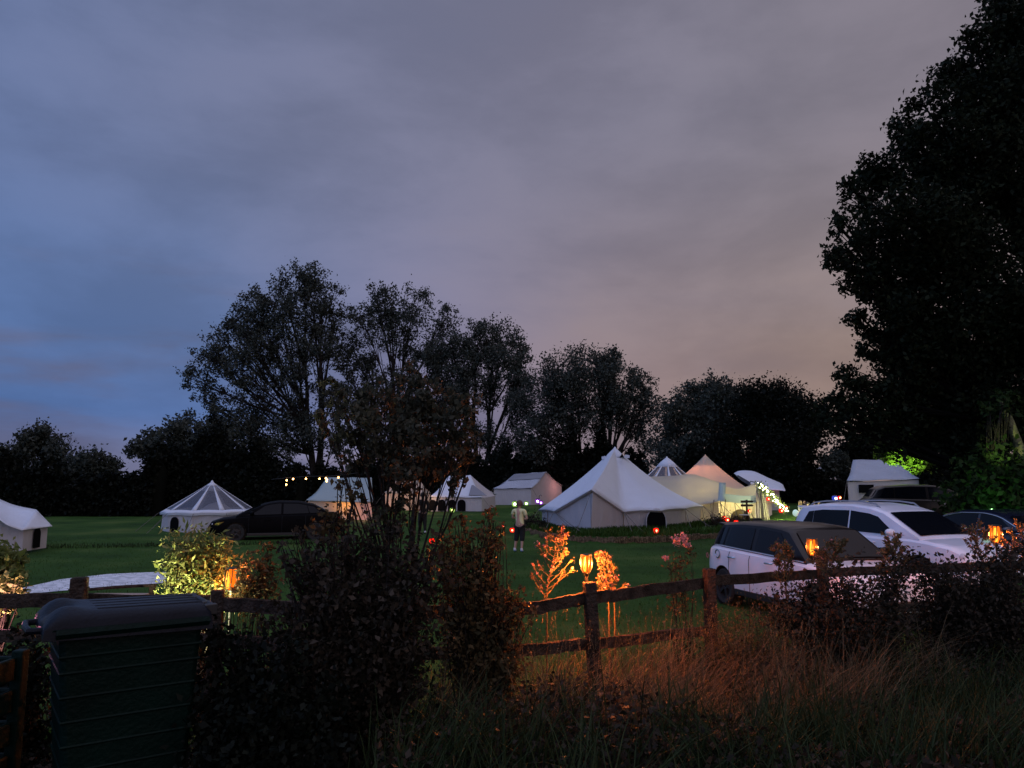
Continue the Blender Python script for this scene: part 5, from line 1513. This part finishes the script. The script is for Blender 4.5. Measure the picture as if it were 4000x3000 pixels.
tree('dense_tree', 'dense rounded tree behind the three tent peaks',
     [(2700, 1567, 65), (2781, 1542, 62), (2849, 1547, 62), (2646, 1627, 65), (2747, 1627, 90), (2863, 1627, 90), (2605, 1675, 60), (2585, 1761, 60), (2714, 1680, 90), (2815, 1693, 90), (2680, 1770, 80), (2600, 1830, 60), (2780, 1780, 80)],
     gb(2740, 66), 66, 27000, .25, .36, 'leaf_far', seed=15, group=tg, clump=.18, subs=12)
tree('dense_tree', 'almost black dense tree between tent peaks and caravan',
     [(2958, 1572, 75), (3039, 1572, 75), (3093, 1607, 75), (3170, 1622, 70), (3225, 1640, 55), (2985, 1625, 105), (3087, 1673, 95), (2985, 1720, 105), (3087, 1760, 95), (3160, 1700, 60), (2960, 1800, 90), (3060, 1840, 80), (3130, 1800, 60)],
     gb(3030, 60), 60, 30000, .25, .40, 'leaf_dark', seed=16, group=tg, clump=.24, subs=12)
tree('small_tree', 'small round tree above the safari tent roof', [(3360, 1750, 55), (3330, 1790, 50), (3400, 1770, 50), (3290, 1840, 40)], gb(3360, 75), 75, 5000, .36, .25, 'leaf_dark', seed=17, group=tg, clump=.35)
tree('small_tree', 'pale green bush tree beside the distant caravan', [(3225, 1858, 16), (3195, 1866, 10), (3245, 1845, 16), (3235, 1820, 30), (3270, 1800, 28), (3290, 1830, 30)], gb(3265, 68), 68, 2500, .32, .15, 'leaf_far', seed=18, group=tg, clump=.35)
tree('small_tree', 'bushy tree on the skyline at the far left', [(120, 1745, 58), (170, 1712, 45), (70, 1800, 60), (200, 1790, 55), (20, 1830, 60)], gb(130, 62), 62, 7000, .30, .22, 'leaf_far', seed=19, group=tg, clump=.3)
tree('bare_tree', 'thin bare-branched tree on the left skyline', [(225, 1720, 30), (275, 1730, 40), (250, 1790, 30)], gb(240, 62), 62, 120, .2, .14, 'leaf_far', seed=20, group=tg, subs=10, clump=.1)
tree('small_tree', 'low bushy tree between the bare tree and the sky gap', [(355, 1815, 50), (310, 1830, 50), (410, 1850, 45), (330, 1860, 60)], gb(345, 60), 60, 5000, .28, .2, 'leaf_far', seed=21, group=tg, clump=.32)
tree('small_tree', 'spreading low tree left of the tall tree group', [(600, 1725, 45), (670, 1710, 50), (560, 1760, 45), (730, 1640, 32), (745, 1690, 45), (820, 1720, 70), (650, 1770, 50), (760, 1770, 70), (880, 1760, 80), (520, 1760, 30)], gb(700, 62), 62, 9000, .30, .25, 'leaf_far', seed=22, group=tg, clump=.26)

hg = 'dark hedges enclosing the field'
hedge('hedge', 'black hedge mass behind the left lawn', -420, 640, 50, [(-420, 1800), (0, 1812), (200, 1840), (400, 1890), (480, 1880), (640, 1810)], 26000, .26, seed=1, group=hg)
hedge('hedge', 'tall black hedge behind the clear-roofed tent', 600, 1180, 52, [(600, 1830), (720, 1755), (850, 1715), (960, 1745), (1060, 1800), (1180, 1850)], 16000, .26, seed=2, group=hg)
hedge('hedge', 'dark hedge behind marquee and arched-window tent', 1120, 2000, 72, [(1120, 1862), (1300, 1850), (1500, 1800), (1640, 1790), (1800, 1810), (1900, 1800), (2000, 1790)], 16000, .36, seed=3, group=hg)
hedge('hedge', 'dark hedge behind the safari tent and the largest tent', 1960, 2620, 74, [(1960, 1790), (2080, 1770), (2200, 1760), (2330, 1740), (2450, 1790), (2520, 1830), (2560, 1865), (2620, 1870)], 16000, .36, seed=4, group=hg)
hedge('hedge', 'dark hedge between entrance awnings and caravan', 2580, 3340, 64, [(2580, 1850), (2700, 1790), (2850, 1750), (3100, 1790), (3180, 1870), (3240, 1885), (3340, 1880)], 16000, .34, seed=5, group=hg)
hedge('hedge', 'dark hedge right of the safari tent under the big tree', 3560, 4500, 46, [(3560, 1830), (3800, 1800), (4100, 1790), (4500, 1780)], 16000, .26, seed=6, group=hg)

# the big tree at the right
ln = [(3930, 90, 100), (3860, 190, 100), (3740, 310, 95), (3860, 330, 130), (3620, 430, 85), (3740, 470, 130), (3900, 520, 160), (3520, 560, 80), (3620, 600, 120), (3420, 660, 75), (3500, 720, 115), (3750, 700, 160),
      (3350, 760, 65), (3400, 860, 90), (3290, 900, 60), (3270, 1010, 55), (3370, 1000, 100), (3560, 880, 160), (3380, 1120, 70), (3490, 1080, 130), (3700, 950, 170), (3900, 800, 180), (3370, 1240, 60), (3470, 1250, 110),
      (3620, 1150, 160), (3850, 1100, 180), (3400, 1350, 55), (3490, 1400, 100), (3650, 1350, 160), (3850, 1350, 160), (3330, 1480, 60), (3400, 1540, 90), (3290, 1560, 60), (3240, 1610, 60), (3330, 1640, 70), (3520, 1560, 120),
      (3700, 1560, 140), (3880, 1580, 120), (3420, 1670, 55), (3560, 1640, 70), (3700, 1680, 90), (4050, 400, 200), (4100, 800, 220), (4120, 1200, 200), (4050, 100, 160), (4080, 1550, 160), (3600, 1250, 140), (3760, 1450, 140), (3980, -80, 150), (4120, -250, 180), (3620, 1660, 90), (3720, 1640, 110), (3820, 1690, 90), (3650, 1740, 60), (3780, 1760, 80), (3860, 1640, 90), (3560, 1480, 100)]
big = tree('big_tree', 'huge black leafy tree filling the right side', ln, (P(3985, 1890, 24).x, 24, H(16, 24)), 24, 125000, .155, .40, 'leaf_big', bm='bark_shaded', seed=31, clump=.17, asp=.62, subs=13, twigs=5, low=.42, topfrac=.9,
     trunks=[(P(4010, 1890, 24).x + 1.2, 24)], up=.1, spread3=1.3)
bB = Vector(big.location)
lp = [P(x, y, 22.6) for x, y in ((4070, 2010), (4036, 1900), (3998, 1790), (3970, 1720), (3945, 1650), (3920, 1590), (3905, 1540))]
MB().tube([p - bB for p in lp], [.20, .17, .15, .135, .12, .10, .07], 12).build('limb', M['bark_lit'], big, smooth=True)
tree('maple_tree', 'floodlit green leafy tree overhanging the safari tent roof', [(3470, 1755, 40), (3510, 1775, 38), (3555, 1780, 40), (3520, 1730, 45), (3600, 1750, 50), (3450, 1785, 24), (3580, 1820, 28), (3500, 1700, 40), (3560, 1720, 45)], (P(3735, 1890, 33).x, 33, H(18, 33)), 33, 5600, .18, .12, 'leaf_green', bm='bark_shaded', seed=33, clump=.28, asp=.8, dspread=.4, low=.6, trunks=[(P(3735, 1890, 33).x, 33)])
shrub('tall_shrub', 'green shrub mass under the big tree at the right edge', [(3780, 1960, 80), (3850, 1900, 100), (3950, 1850, 90), (3860, 2000, 80), (3950, 1980, 90), (4020, 1920, 90), (3840, 1830, 60), (3900, 1565, 38), (3950, 1560, 34), (3860, 1600, 30), (3930, 1780, 30)], (P(3880, 1890, 22).x, 22, H(14, 22)), 22, 9000, .20, 'leaf_green2', 34, clump=.45, sr=.03)
# ---- foreground shrubs and weeds
rng = np.random.default_rng(77)
fg = 'shrubs growing through the paddock fence'
def gp2(px, D): x = P(px, 1890, D).x; return (x, D, H(x, D))
shrub('bamboo_shrub', 'bushy shrub lit yellow from below by a ground spotlight', [(720, 2140, 62), (800, 2120, 62), (860, 2150, 55), (690, 2210, 55), (760, 2200, 75), (850, 2220, 65), (700, 2270, 55), (790, 2280, 65), (870, 2290, 50), (740, 2320, 60)],
      gp2(780, 7.1), 7.1, 5200, .07, 'leaf_bamboo', 41, group=fg, asp=.28, clump=.36, droop=.2, axis=np.array([.3, 0, .3]))
spot((gp2(760, 6.9)[0] - .15, 6.78, .42), (gp2(780, 7.1)[0], 7.1, 1.6), 330, (1, .92, .50), 110, .04)
spot((gp2(865, 6.9)[0], 6.8, .75), (gp2(860, 7.1)[0], 7.1, 1.9), 60, (.9, 1, .5), 90, .03)
point((gp2(700, 6.8)[0], 6.75, .95), 6, (1, .6, .3), .04)
shrub('shrub', 'shrub at the left edge lit pink and white from below', [(-20, 2170, 60), (60, 2190, 50), (20, 2240, 60), (-60, 2240, 70), (70, 2260, 40), (10, 2290, 55), (-80, 2140, 60)], gp2(0, 7.0), 7.0, 2200, .075, 'leaf_bamboo', 42, group=fg, asp=.45, clump=.36, axis=np.array([.5, 0, .1]))
spot((gp2(-30, 6.9)[0], 6.72, .55), (gp2(20, 7.0)[0], 7.0, 1.5), 260, (1, .45, .40), 120, .04)
point((gp2(10, 6.7)[0], 6.70, .98), 8, (1, .32, .50), .05)
shrub('berry_shrub', 'loose shrub with orange tipped leaves right of the left torch', [(960, 2250, 50), (1000, 2200, 50), (1040, 2160, 40), (1060, 2230, 45), (980, 2300, 50), (1050, 2310, 50), (930, 2330, 45)], gp2(1000, 6.95), 6.95, 1300, .045, 'leaf_near', 43, group=fg, clump=.3, nst=4, sr=.006, fill=6)
# sapling
ln = [(1500, 1530, 70), (1430, 1590, 80), (1570, 1590, 80), (1650, 1540, 75), (1720, 1600, 80), (1780, 1660, 75), (1380, 1660, 75), (1490, 1690, 100), (1620, 1700, 110), (1720, 1740, 90), (1540, 1800, 70), (1600, 1850, 55),
      (1560, 1930, 50), (1510, 2010, 50), (1330, 1570, 40), (1820, 1600, 45), (1290, 1520, 40), (1270, 1650, 40), (1850, 1720, 35), (1780, 1850, 40), (1600, 1470, 40), (1350, 1700, 40)]
tree('sapling_tree', 'leafy brown green sapling rising over the fence in front of the marquee', ln, gp2(1560, 6.0), 6.0, 7500, .046, .028, 'leaf_sapling', seed=44, group=fg, subs=7, twigs=3, clump=.16, low=.3, rmin=.009, trunks=[(P(1540, 1890, 6).x, 6.0), (P(1640, 1890, 6).x, 6.1)], topfrac=.85, dspread=.6)
shrub('climbing_shrub', 'slender leafy shoots standing in front of the marquee roof', [(1290, 2010, 30), (1340, 2040, 40), (1270, 2060, 40), (1380, 1930, 26), (1330, 1900, 24)], gp2(1330, 5.8), 5.8, 260, .045, 'leaf_near', 45, group=fg, asp=.6, clump=.45, nst=4)
shrub('bramble_bush', 'big dark bramble bush left of centre beneath the sapling', [(1170, 2085, 48), (1110, 2140, 42), (1260, 2120, 60), (1360, 2110, 70), (1450, 2090, 80), (1550, 2090, 80), (1230, 2190, 80), (1400, 2190, 120), (1560, 2180, 130), (1680, 2150, 90), (1300, 2290, 150), (1480, 2320, 170), (1650, 2300, 150), (1180, 2270, 80),
      (1200, 2400, 130), (1380, 2450, 170), (1580, 2460, 170), (1150, 2520, 130), (1330, 2600, 180), (1540, 2620, 180), (1060, 2420, 80)], gp2(1430, 5.2), 5.2, 19000, .043, 'leaf_bramble', 46, cat='bush', group=fg, asp=.6, clump=.20, nst=11, fill=3, sr=.008)
shrub('bramble_bush', 'low black weeds between the slatted crate and the bin', [(60, 2560, 70), (110, 2650, 90), (70, 2750, 100), (120, 2860, 110), (60, 2960, 120), (150, 2550, 60), (20, 2640, 80)], gp2(90, 5.3), 5.3, 5200, .042, 'leaf_dark', 62, cat='bush', group=fg, asp=.65, clump=.36, nst=5)
shrub('bramble_bush', 'low black bramble between the bin and the big bramble bush', [(880, 2560, 90), (980, 2600, 100), (1080, 2650, 110), (900, 2750, 130), (1040, 2800, 140), (1180, 2760, 130), (860, 2900, 130), (1000, 2960, 150), (1180, 2920, 150), (1250, 2750, 110), (850, 2440, 40), (1130, 2540, 60)], gp2(1000, 4.6), 4.6, 11000, .042, 'leaf_dark', 61, cat='bush', group=fg, asp=.65, clump=.36, nst=5)
shrub('bramble_bush', 'brown leafed bush between the sapling and the lit thistle', [(1750, 2080, 55), (1830, 2140, 60), (1760, 2200, 90), (1850, 2260, 90), (1930, 2330, 80), (1990, 2300, 50), (1800, 2360, 110), (1950, 2400, 90), (2040, 2380, 60), (1850, 2480, 130), (1980, 2520, 110), (1900, 2015, 42), (1955, 2045, 36), (1865, 2070, 45), (1925, 2105, 50), (1890, 2165, 50), (1800, 2030, 30)], gp2(1880, 6.3), 6.3, 10500, .043, 'leaf_near', 47, cat='bush', group=fg, asp=.55, clump=.22, nst=10, fill=3, sr=.007)
shrub('bramble_bush', 'bramble thicket below the bonnet of the white hatchback', [(3050, 2370, 90), (3150, 2330, 90), (3250, 2280, 85), (3350, 2270, 85), (3450, 2260, 90), (3520, 2200, 60), (3300, 2380, 130), (3450, 2400, 130), (3150, 2450, 130), (3000, 2420, 70), (3230, 2500, 140), (3400, 2520, 140)], gp2(3270, 8.4), 8.4, 19000, .048, 'leaf_bramble', 48, cat='bush', group=fg, asp=.55, clump=.24, nst=10, fill=4, sr=.007)
shrub('bramble_bush', 'bramble thicket at the right edge under the torch', [(3600, 2230, 75), (3700, 2240, 85), (3820, 2220, 80), (3930, 2190, 75), (4030, 2200, 90), (3600, 2350, 120), (3780, 2360, 140), (3950, 2340, 140), (3650, 2480, 140), (3850, 2500, 150), (4050, 2480, 150)], gp2(3800, 8.8), 8.8, 20000, .05, 'leaf_bramble', 49, cat='bush', group=fg, asp=.55, clump=.24, nst=10, fill=4, sr=.007)
shrub('grass_clump_bush', 'reddish seeding bush at the foot of the rough post', [(2850, 2440, 90), (2950, 2420, 90), (2780, 2470, 70), (3020, 2480, 80), (2880, 2530, 100)], gp2(2900, 7.9), 7.9, 5200, .035, 'leaf_near', 50, cat='bush', group=fg, asp=.25, clump=.4, nst=9, sr=.004)
stalk_plant('tall thistle blazing orange left of the leading torch', [(2135, 2345), (2140, 2280), (2160, 2200), (2172, 2130), (2178, 2078)], 7.7, 51, .15, 20, group='tall stalks lit by the torches')
stalk_plant('smaller thistle on the right of the leading torch', [(2378, 2335), (2368, 2270), (2360, 2210), (2335, 2160)], 7.95, 52, .075, 10, group='tall stalks lit by the torches')
stalk_plant('bent orange herb beside the fence post and torch', [(2400, 2335), (2395, 2280), (2372, 2200), (2352, 2150)], 7.95, 53, .07, 9, group='tall stalks lit by the torches')
stalk_plant('orange leafy stalk against the hatchback rear door', [(3070, 2300), (3065, 2220), (3060, 2170), (3055, 2130)], 9.0, 54, .09, 16, lsize=.05, group='tall stalks lit by the torches')
stalk_plant('orange leafy stalk right of the windscreen torch', [(3235, 2260), (3240, 2200), (3262, 2160), (3285, 2125)], 9.6, 55, .13, 16, lsize=.05, group='tall stalks lit by the torches')
stalk_plant('dark leafed stalk before the SUV door mirror', [(3500, 2290), (3495, 2220), (3490, 2160), (3495, 2090)], 9.6, 56, .13, 18, lsize=.06, group='tall stalks lit by the torches')
stalk_plant('pink flowering stalk left of the right-edge torch', [(3860, 2300), (3845, 2200), (3815, 2120), (3800, 2050)], 10.7, 57, .17, 20, lsize=.05, group='tall stalks lit by the torches')
stalk_plant('dry pale stalk bending right beside the right-edge torch', [(3900, 2280), (3930, 2200), (3965, 2130), (4010, 2040)], 10.8, 58, .22, 16, lsize=.04, group='tall stalks lit by the torches')
stalk_plant('dry stalk leaning out of the frame at the right edge', [(3960, 2280), (3990, 2180), (4020, 2120), (4050, 2080)], 11.4, 59, .30, 14, lsize=.06, group='tall stalks lit by the torches')
r_ = shrub('buddleia', 'pink flowered shrub standing left of the white hatchback', [(2660, 2190, 40), (2640, 2240, 40), (2680, 2280, 40), (2650, 2330, 45), (2610, 2200, 25), (2700, 2160, 25)], gp2(2650, 8.9), 8.9, 620, .045, 'leaf_near', 60, group=fg, asp=.35, clump=.35, nst=2, sr=.006, fill=6)
bb = Vector(r_.location)
for (x, y, rr) in ((2642, 2112, 18), (2668, 2100, 22), (2680, 2125, 16), (2600, 2180, 8)):
    c = P(x, y, 8.9) - bb; pts = np.random.default_rng(x).normal(size=(60, 3)) * rr * 8.9 / 3000 * .5 + np.array(c)
    V, F = leaf_geo(pts, .03, rng, asp=.8); npmesh('blossom', V, F, M['petal'], r_)

# undergrowth on the bank: leaves, tall grass, dry grass
def scatter(n, pxr, Dr, rng):
    px = rng.uniform(*pxr, n); D = rng.uniform(*Dr, n)
    X = (px - 2000) / 3000 * D * 1.0
    return X, D
def zz(X, D): return np.array([H(x, d) for x, d in zip(X, D)])
def topz(X, D): return 0.10 + .42 * (0.5 + .5 * np.sin(X * 1.7 + 1) * np.sin(D * 1.3 + X * .5))
X, D = scatter(46000, (1500, 4400), (3.6, 8.8), rng)
fy = np.interp(X, [p[0] for p in FP], [p[1] for p in FP])
k = D < fy - .1; X, D = X[k], D[k]
Z = zz(X, D); hgt = topz(X, D) * (.6 + .7 * rng.uniform(size=len(X)))
x2 = rng.uniform(-7.5, -.8, 9000); d2 = 6.75 + rng.normal(size=9000) * .28; hh = .75 * (.4 + .6 * np.abs(np.sin(x2 * 2.1))) * rng.uniform(.05, 1, 9000)
d3 = rng.uniform(3.2, 6.6, 5000); x3 = rng.uniform(-4.5, -.8, 5000)
X = np.concatenate([X, x2, x3]); D = np.concatenate([D, d2, d3]); Z = np.concatenate([Z, zz(x2, d2), zz(x3, d3)]); hgt = np.concatenate([hgt, hh, .12 * rng.uniform(0, 1, 5000)])
V, F = leaf_geo(np.stack([X, D, Z + hgt * np.where(np.arange(len(X)) < len(X) - 14000, rng.uniform(.1, 1, len(X)), 1)], 1), .042, rng, asp=.6)
o = npmesh('undergrowth', V, F, M['leaf_bramble']); tag(o, 'dark low weeds and leaves covering the bank before the fence', None, kind='stuff')
def clumps(nc, per, pxr, Dr, h, w, bend, rad, wind, lo=-9, hi=.25):
    cx, cd = scatter(nc, pxr, Dr, rng)
    fy = np.interp(cx, [p[0] for p in FP], [p[1] for p in FP]); k = (cd < fy + hi) & (cd > fy + lo); cx, cd = cx[k], cd[k]
    Vs, Fs, o = [], [], 0
    for x, d in zip(cx, cd):
        q = int(per * rng.uniform(.5, 1.5)); s = rng.uniform(.45, 1.25)
        bx = x + rng.normal(size=q) * rad; by = d + rng.normal(size=q) * rad
        V, F = blade_geo(np.stack([bx, by, np.full(q, H(x, d) - .02)], 1), h * s, w, rng, bend=bend, wind=(wind + rng.normal() * .25, rng.normal() * .25))
        Vs.append(V); Fs.append(F + o); o += len(V)
    return np.concatenate(Vs), np.concatenate(Fs)
V, F = clumps(520, 30, (1500, 4500), (3.9, 9.6), .50, .011, .5, .09, .10)
o = npmesh('long_grass', V, F, M['blade']); tag(o, 'long dark green grass on the bank', None, kind='stuff')
V, F = clumps(380, 26, (1700, 3600), (5.6, 9.0), .75, .0065, .75, .10, .30, -2.2, .2)
o = npmesh('dry_grass', V, F, M['dry']); tag(o, 'dry seeding grass stems leaning along the fence', None, kind='stuff')
# seed heads
n = 360; X, D = scatter(n, (1900, 3200), (6.0, 8.2), rng); Z = zz(X, D)
pts = []; 
for i in range(n):
    h = rng.uniform(.5, .95); a = rng.uniform(-.3, .5)
    for q in range(9): pts.append((X[i] + a * .25 * h + q * .008 * a, D[i], Z[i] + h + q * .012))
V, F = leaf_geo(np.array(pts), .022, rng, asp=.35, axis=np.array([.3, 0, 1.2])); o = npmesh('seed_heads', V, F, M['dry']); tag(o, 'feathery seed heads over the fence grass', None, kind='stuff')
# lawn nap, thicker at the fence foot
n = 46000; D = 6.6 * (30 / 6.6) ** rng.uniform(0, 1, n); px = rng.uniform(-200, 4200, n); X = (px - 2000) / 3000 * D
V, F = blade_geo(np.stack([X, D, zz(X, D)], 1), .05, .010, rng, bend=.6); V = V.copy()
o = npmesh('lawn_grass', V, F, M['lawnblade']); tag(o, 'short mown grass of the lawn', None, kind='stuff')
# rough grass at the foot of the big tent and on the bed
pts = []
for i in range(9000):
    t = rng.uniform(0, 1)
    if rng.uniform() < .75:
        bs = [(1.40, 35.6), (1.85, 32.2), (3.0, 29.7), (4.35, 31.0), (5.95, 31.8), (7.2, 33.3), (8.7, 36.2), (10.4, 37.6), (12.2, 37.7)]
        k = rng.integers(0, len(bs) - 1); a, b = bs[k], bs[k + 1]; u = rng.uniform()
        x = a[0] + (b[0] - a[0]) * u; y = a[1] + (b[1] - a[1]) * u - abs(rng.normal()) * .35 - .05
    else:
        x = rng.uniform(.6, 12.8); y = bedline(x) + rng.uniform(0, 1.5)
    pts.append((x, y, H(x, y)))
V, F = blade_geo(np.array(pts), .26, .035, rng, bend=.6); o = npmesh('bed_grass', V, F, M['lawnblade']); tag(o, 'rough unmown grass round the foot of the largest tent', None, kind='stuff')
for i, (x, y, r, lab) in enumerate(((9.3, 34.9, .55, 'dark bush between the largest tent and the entrance'), (10.2, 35.6, .40, 'small dark bush below the yellow awning'), (.9, 34.2, .6, 'dark bush at the left end of the largest tent'))):
    t = thing('bush', lab, 'bush', (x, y, H(x, y)), group='small bushes on the raised bed')
    q = rng.normal(size=(1500, 3)) * np.array([r * .5, r * .45, r * .4]); q[:, 2] = np.abs(q[:, 2]); V, F = leaf_geo(q, .08, rng, asp=.6); npmesh('foliage', V, F, M['leaf_bramble'], t)
    m = MB()
    for k in range(9): m.tube([(0, 0, 0), (rng.normal() * r * .3, rng.normal() * r * .3, r * .7)], [.012, .004], 4)
    m.build('stems', M['bark'], t)
# rough strip across the left lawn
X = rng.uniform(-19, -7, 1900); D = 25.3 + (X + 15) * .25 + np.abs(rng.normal(size=1900)) * .30
V, F = blade_geo(np.stack([X, D, zz(X, D)], 1), .09, .02, rng, bend=.6); o = npmesh('rough_grass', V, F, M['blade']); tag(o, 'dark strip of longer grass across the left lawn', None, kind='stuff')

# floodlights on the big tree
spot((P(3560, 1900, 31.5).x, 31.7, .9), P(3525, 1770, 33.2), 2200, (.75, 1, .25), 42, .1)
spot(P(3860, 1790, 19.8), P(3975, 1720, 22.6), 260, (.85, 1, .32), 34, .1)
point(P(3870, 1960, 20.5), 14, (.35, 1, .3), .1)

# ---- camera
cam = bpy.data.cameras.new('camera'); cam.sensor_width = 36; cam.lens = 27; cam.clip_end = 3000; cam.clip_start = .05
co = bpy.data.objects.new('camera', cam); co.location = (0, 0, CAMZ); co.rotation_euler = (R(90) + PITCH, 0, 0); link(co)
SC.camera = co

# ---- dusk sky
SUN_EL, SUN_ROT = R(-2.0), R(200)
w = bpy.data.worlds.new('World'); SC.world = w; w.use_nodes = True
nt = w.node_tree; N = nt.nodes; L = nt.links; bg = N['Background']
sky = N.new('ShaderNodeTexSky'); sky.sky_type = 'NISHITA'; sky.sun_disc = False; sky.sun_elevation = SUN_EL; sky.sun_rotation = SUN_ROT
tc = N.new('ShaderNodeTexCoord'); sx = N.new('ShaderNodeSeparateXYZ'); L.new(tc.outputs['Generated'], sx.inputs[0])
def mr(src, a, b, c=0, d=1, smooth=True):
    n = N.new('ShaderNodeMapRange'); n.interpolation_type = 'SMOOTHSTEP' if smooth else 'LINEAR'
    n.inputs[1].default_value = a; n.inputs[2].default_value = b; n.inputs[3].default_value = c; n.inputs[4].default_value = d
    L.new(src, n.inputs[0]); return n.outputs[0]
def ramp(src, pts):
    n = N.new('ShaderNodeValToRGB'); e = n.color_ramp.elements
    e[0].position, e[0].color = pts[0][0], (*pts[0][1], 1); e[1].position, e[1].color = pts[-1][0], (*pts[-1][1], 1)
    for p, c in pts[1:-1]:
        q = e.new(p); q.color = (*c, 1)
    L.new(src, n.inputs[0]); return n.outputs[0]
def mixc(f, a, b, mode='MIX'):
    n = N.new('ShaderNodeMix'); n.data_type = 'RGBA'; n.blend_type = mode
    if isinstance(f, float): n.inputs[0].default_value = f
    else: L.new(f, n.inputs[0])
    L.new(a, n.inputs[6]); L.new(b, n.inputs[7]); return n.outputs[2]
mp = N.new('ShaderNodeMapping'); mp.inputs['Scale'].default_value = (1.5, 1.5, 3.6); mp.inputs['Rotation'].default_value = (0, R(-6), 0); L.new(tc.outputs['Generated'], mp.inputs[0])
nz = N.new('ShaderNodeTexNoise'); nz.inputs['Scale'].default_value = 2.3; nz.inputs['Detail'].default_value = 7; nz.inputs['Roughness'].default_value = .56; nz.inputs['Distortion'].default_value = .15; L.new(mp.outputs[0], nz.inputs['Vector'])
# azimuth, slightly disturbed by the cloud noise
ax = N.new('ShaderNodeMath'); ax.operation = 'MULTIPLY_ADD'; ax.inputs[1].default_value = .22; L.new(nz.outputs['Fac'], ax.inputs[0])
ad = N.new('ShaderNodeMath'); ad.operation = 'ADD'; ad.inputs[1].default_value = -.11; L.new(sx.outputs['X'], ad.inputs[0]); L.new(ad.outputs[0], ax.inputs[2])
az = mr(ax.outputs[0], -.65, .65, 0, 1, False)
hi = ramp(az, [(0, (.085, .128, .262)), (.25, (.108, .128, .220)), (.5, (.135, .134, .195)), (.75, (.147, .134, .168)), (1, (.155, .130, .150))])
lo = ramp(az, [(0, (.042, .108, .270)), (.22, (.058, .118, .275)), (.42, (.150, .150, .250)), (.6, (.195, .150, .165)), (.8, (.215, .158, .142)), (1, (.2, .15, .15))])
el = mr(sx.outputs['Z'], .06, .46)
c = mixc(el, lo, hi)
hz = mr(sx.outputs['Z'], .0, .09, 1, 0)
warm = ramp(az, [(0, (.150, .160, .260)), (.45, (.21, .17, .23)), (.75, (.26, .185, .165)), (1, (.22, .16, .15))])
c = mixc(hz, c, warm)
mp2 = N.new('ShaderNodeMapping'); mp2.inputs['Scale'].default_value = (2.4, 2.4, 11); mp2.inputs['Rotation'].default_value = (R(3), R(4), 0); L.new(tc.outputs['Generated'], mp2.inputs[0])
n3 = N.new('ShaderNodeTexNoise'); n3.inputs['Scale'].default_value = 1.3; n3.inputs['Detail'].default_value = 6; n3.inputs['Distortion'].default_value = .3; L.new(mp2.outputs[0], n3.inputs['Vector'])
st = mr(n3.outputs['Fac'], .44, .66, 0, 1); lw = mr(sx.outputs['Z'], .42, .10, 0, 1); lx = mr(sx.outputs['X'], .15, -.40, .12, .9)
m1 = N.new('ShaderNodeMath'); m1.operation = 'MULTIPLY'; L.new(st, m1.inputs[0]); L.new(lw, m1.inputs[1])
m2 = N.new('ShaderNodeMath'); m2.operation = 'MULTIPLY'; L.new(m1.outputs[0], m2.inputs[0]); L.new(lx, m2.inputs[1])
dk = N.new('ShaderNodeRGB'); dk.outputs[0].default_value = (.075, .085, .155, 1)
c = mixc(m2.outputs[0], c, dk.outputs[0])
cl = mr(nz.outputs['Fac'], .32, .68, .86, 1.12)
# extra sky brightness added overhead and behind the camera to light the tents
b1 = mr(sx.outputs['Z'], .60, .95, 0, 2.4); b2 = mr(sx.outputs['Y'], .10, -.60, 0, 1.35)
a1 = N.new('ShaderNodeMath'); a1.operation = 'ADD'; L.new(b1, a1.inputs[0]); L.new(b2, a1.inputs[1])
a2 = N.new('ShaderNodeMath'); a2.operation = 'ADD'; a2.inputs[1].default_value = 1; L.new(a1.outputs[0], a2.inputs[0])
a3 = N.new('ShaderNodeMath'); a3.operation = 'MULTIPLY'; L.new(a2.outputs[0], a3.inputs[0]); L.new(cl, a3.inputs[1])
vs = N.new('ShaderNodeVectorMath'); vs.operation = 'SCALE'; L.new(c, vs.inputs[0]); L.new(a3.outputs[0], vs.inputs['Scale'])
sk_ = N.new('ShaderNodeVectorMath'); sk_.operation = 'SCALE'; sk_.inputs['Scale'].default_value = .10; L.new(sky.outputs[0], sk_.inputs[0])
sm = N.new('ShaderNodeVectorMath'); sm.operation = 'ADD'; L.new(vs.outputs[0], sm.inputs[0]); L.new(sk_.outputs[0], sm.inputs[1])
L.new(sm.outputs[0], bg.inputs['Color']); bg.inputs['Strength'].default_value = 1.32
sun = bpy.data.lights.new('sun', 'SUN'); sun.energy = .10; sun.angle = R(35); sun.color = (.85, .85, 1.0)
so = bpy.data.objects.new('sun', sun); link(so); so.rotation_euler = (R(52), 0, R(-20))

SC.view_settings.view_transform = 'Standard'; SC.view_settings.look = 'None'; SC.view_settings.exposure = 0; SC.view_settings.gamma = 1
SC.render.engine = 'CYCLES'
SC.cycles.use_denoising = True
try: SC.cycles.denoiser = 'OPENIMAGEDENOISE'
except Exception: pass
SC.cycles.max_bounces = 6; SC.cycles.transparent_max_bounces = 12; SC.cycles.diffuse_bounces = 3; SC.cycles.sample_clamp_indirect = 3
SC.cycles.use_light_tree = True
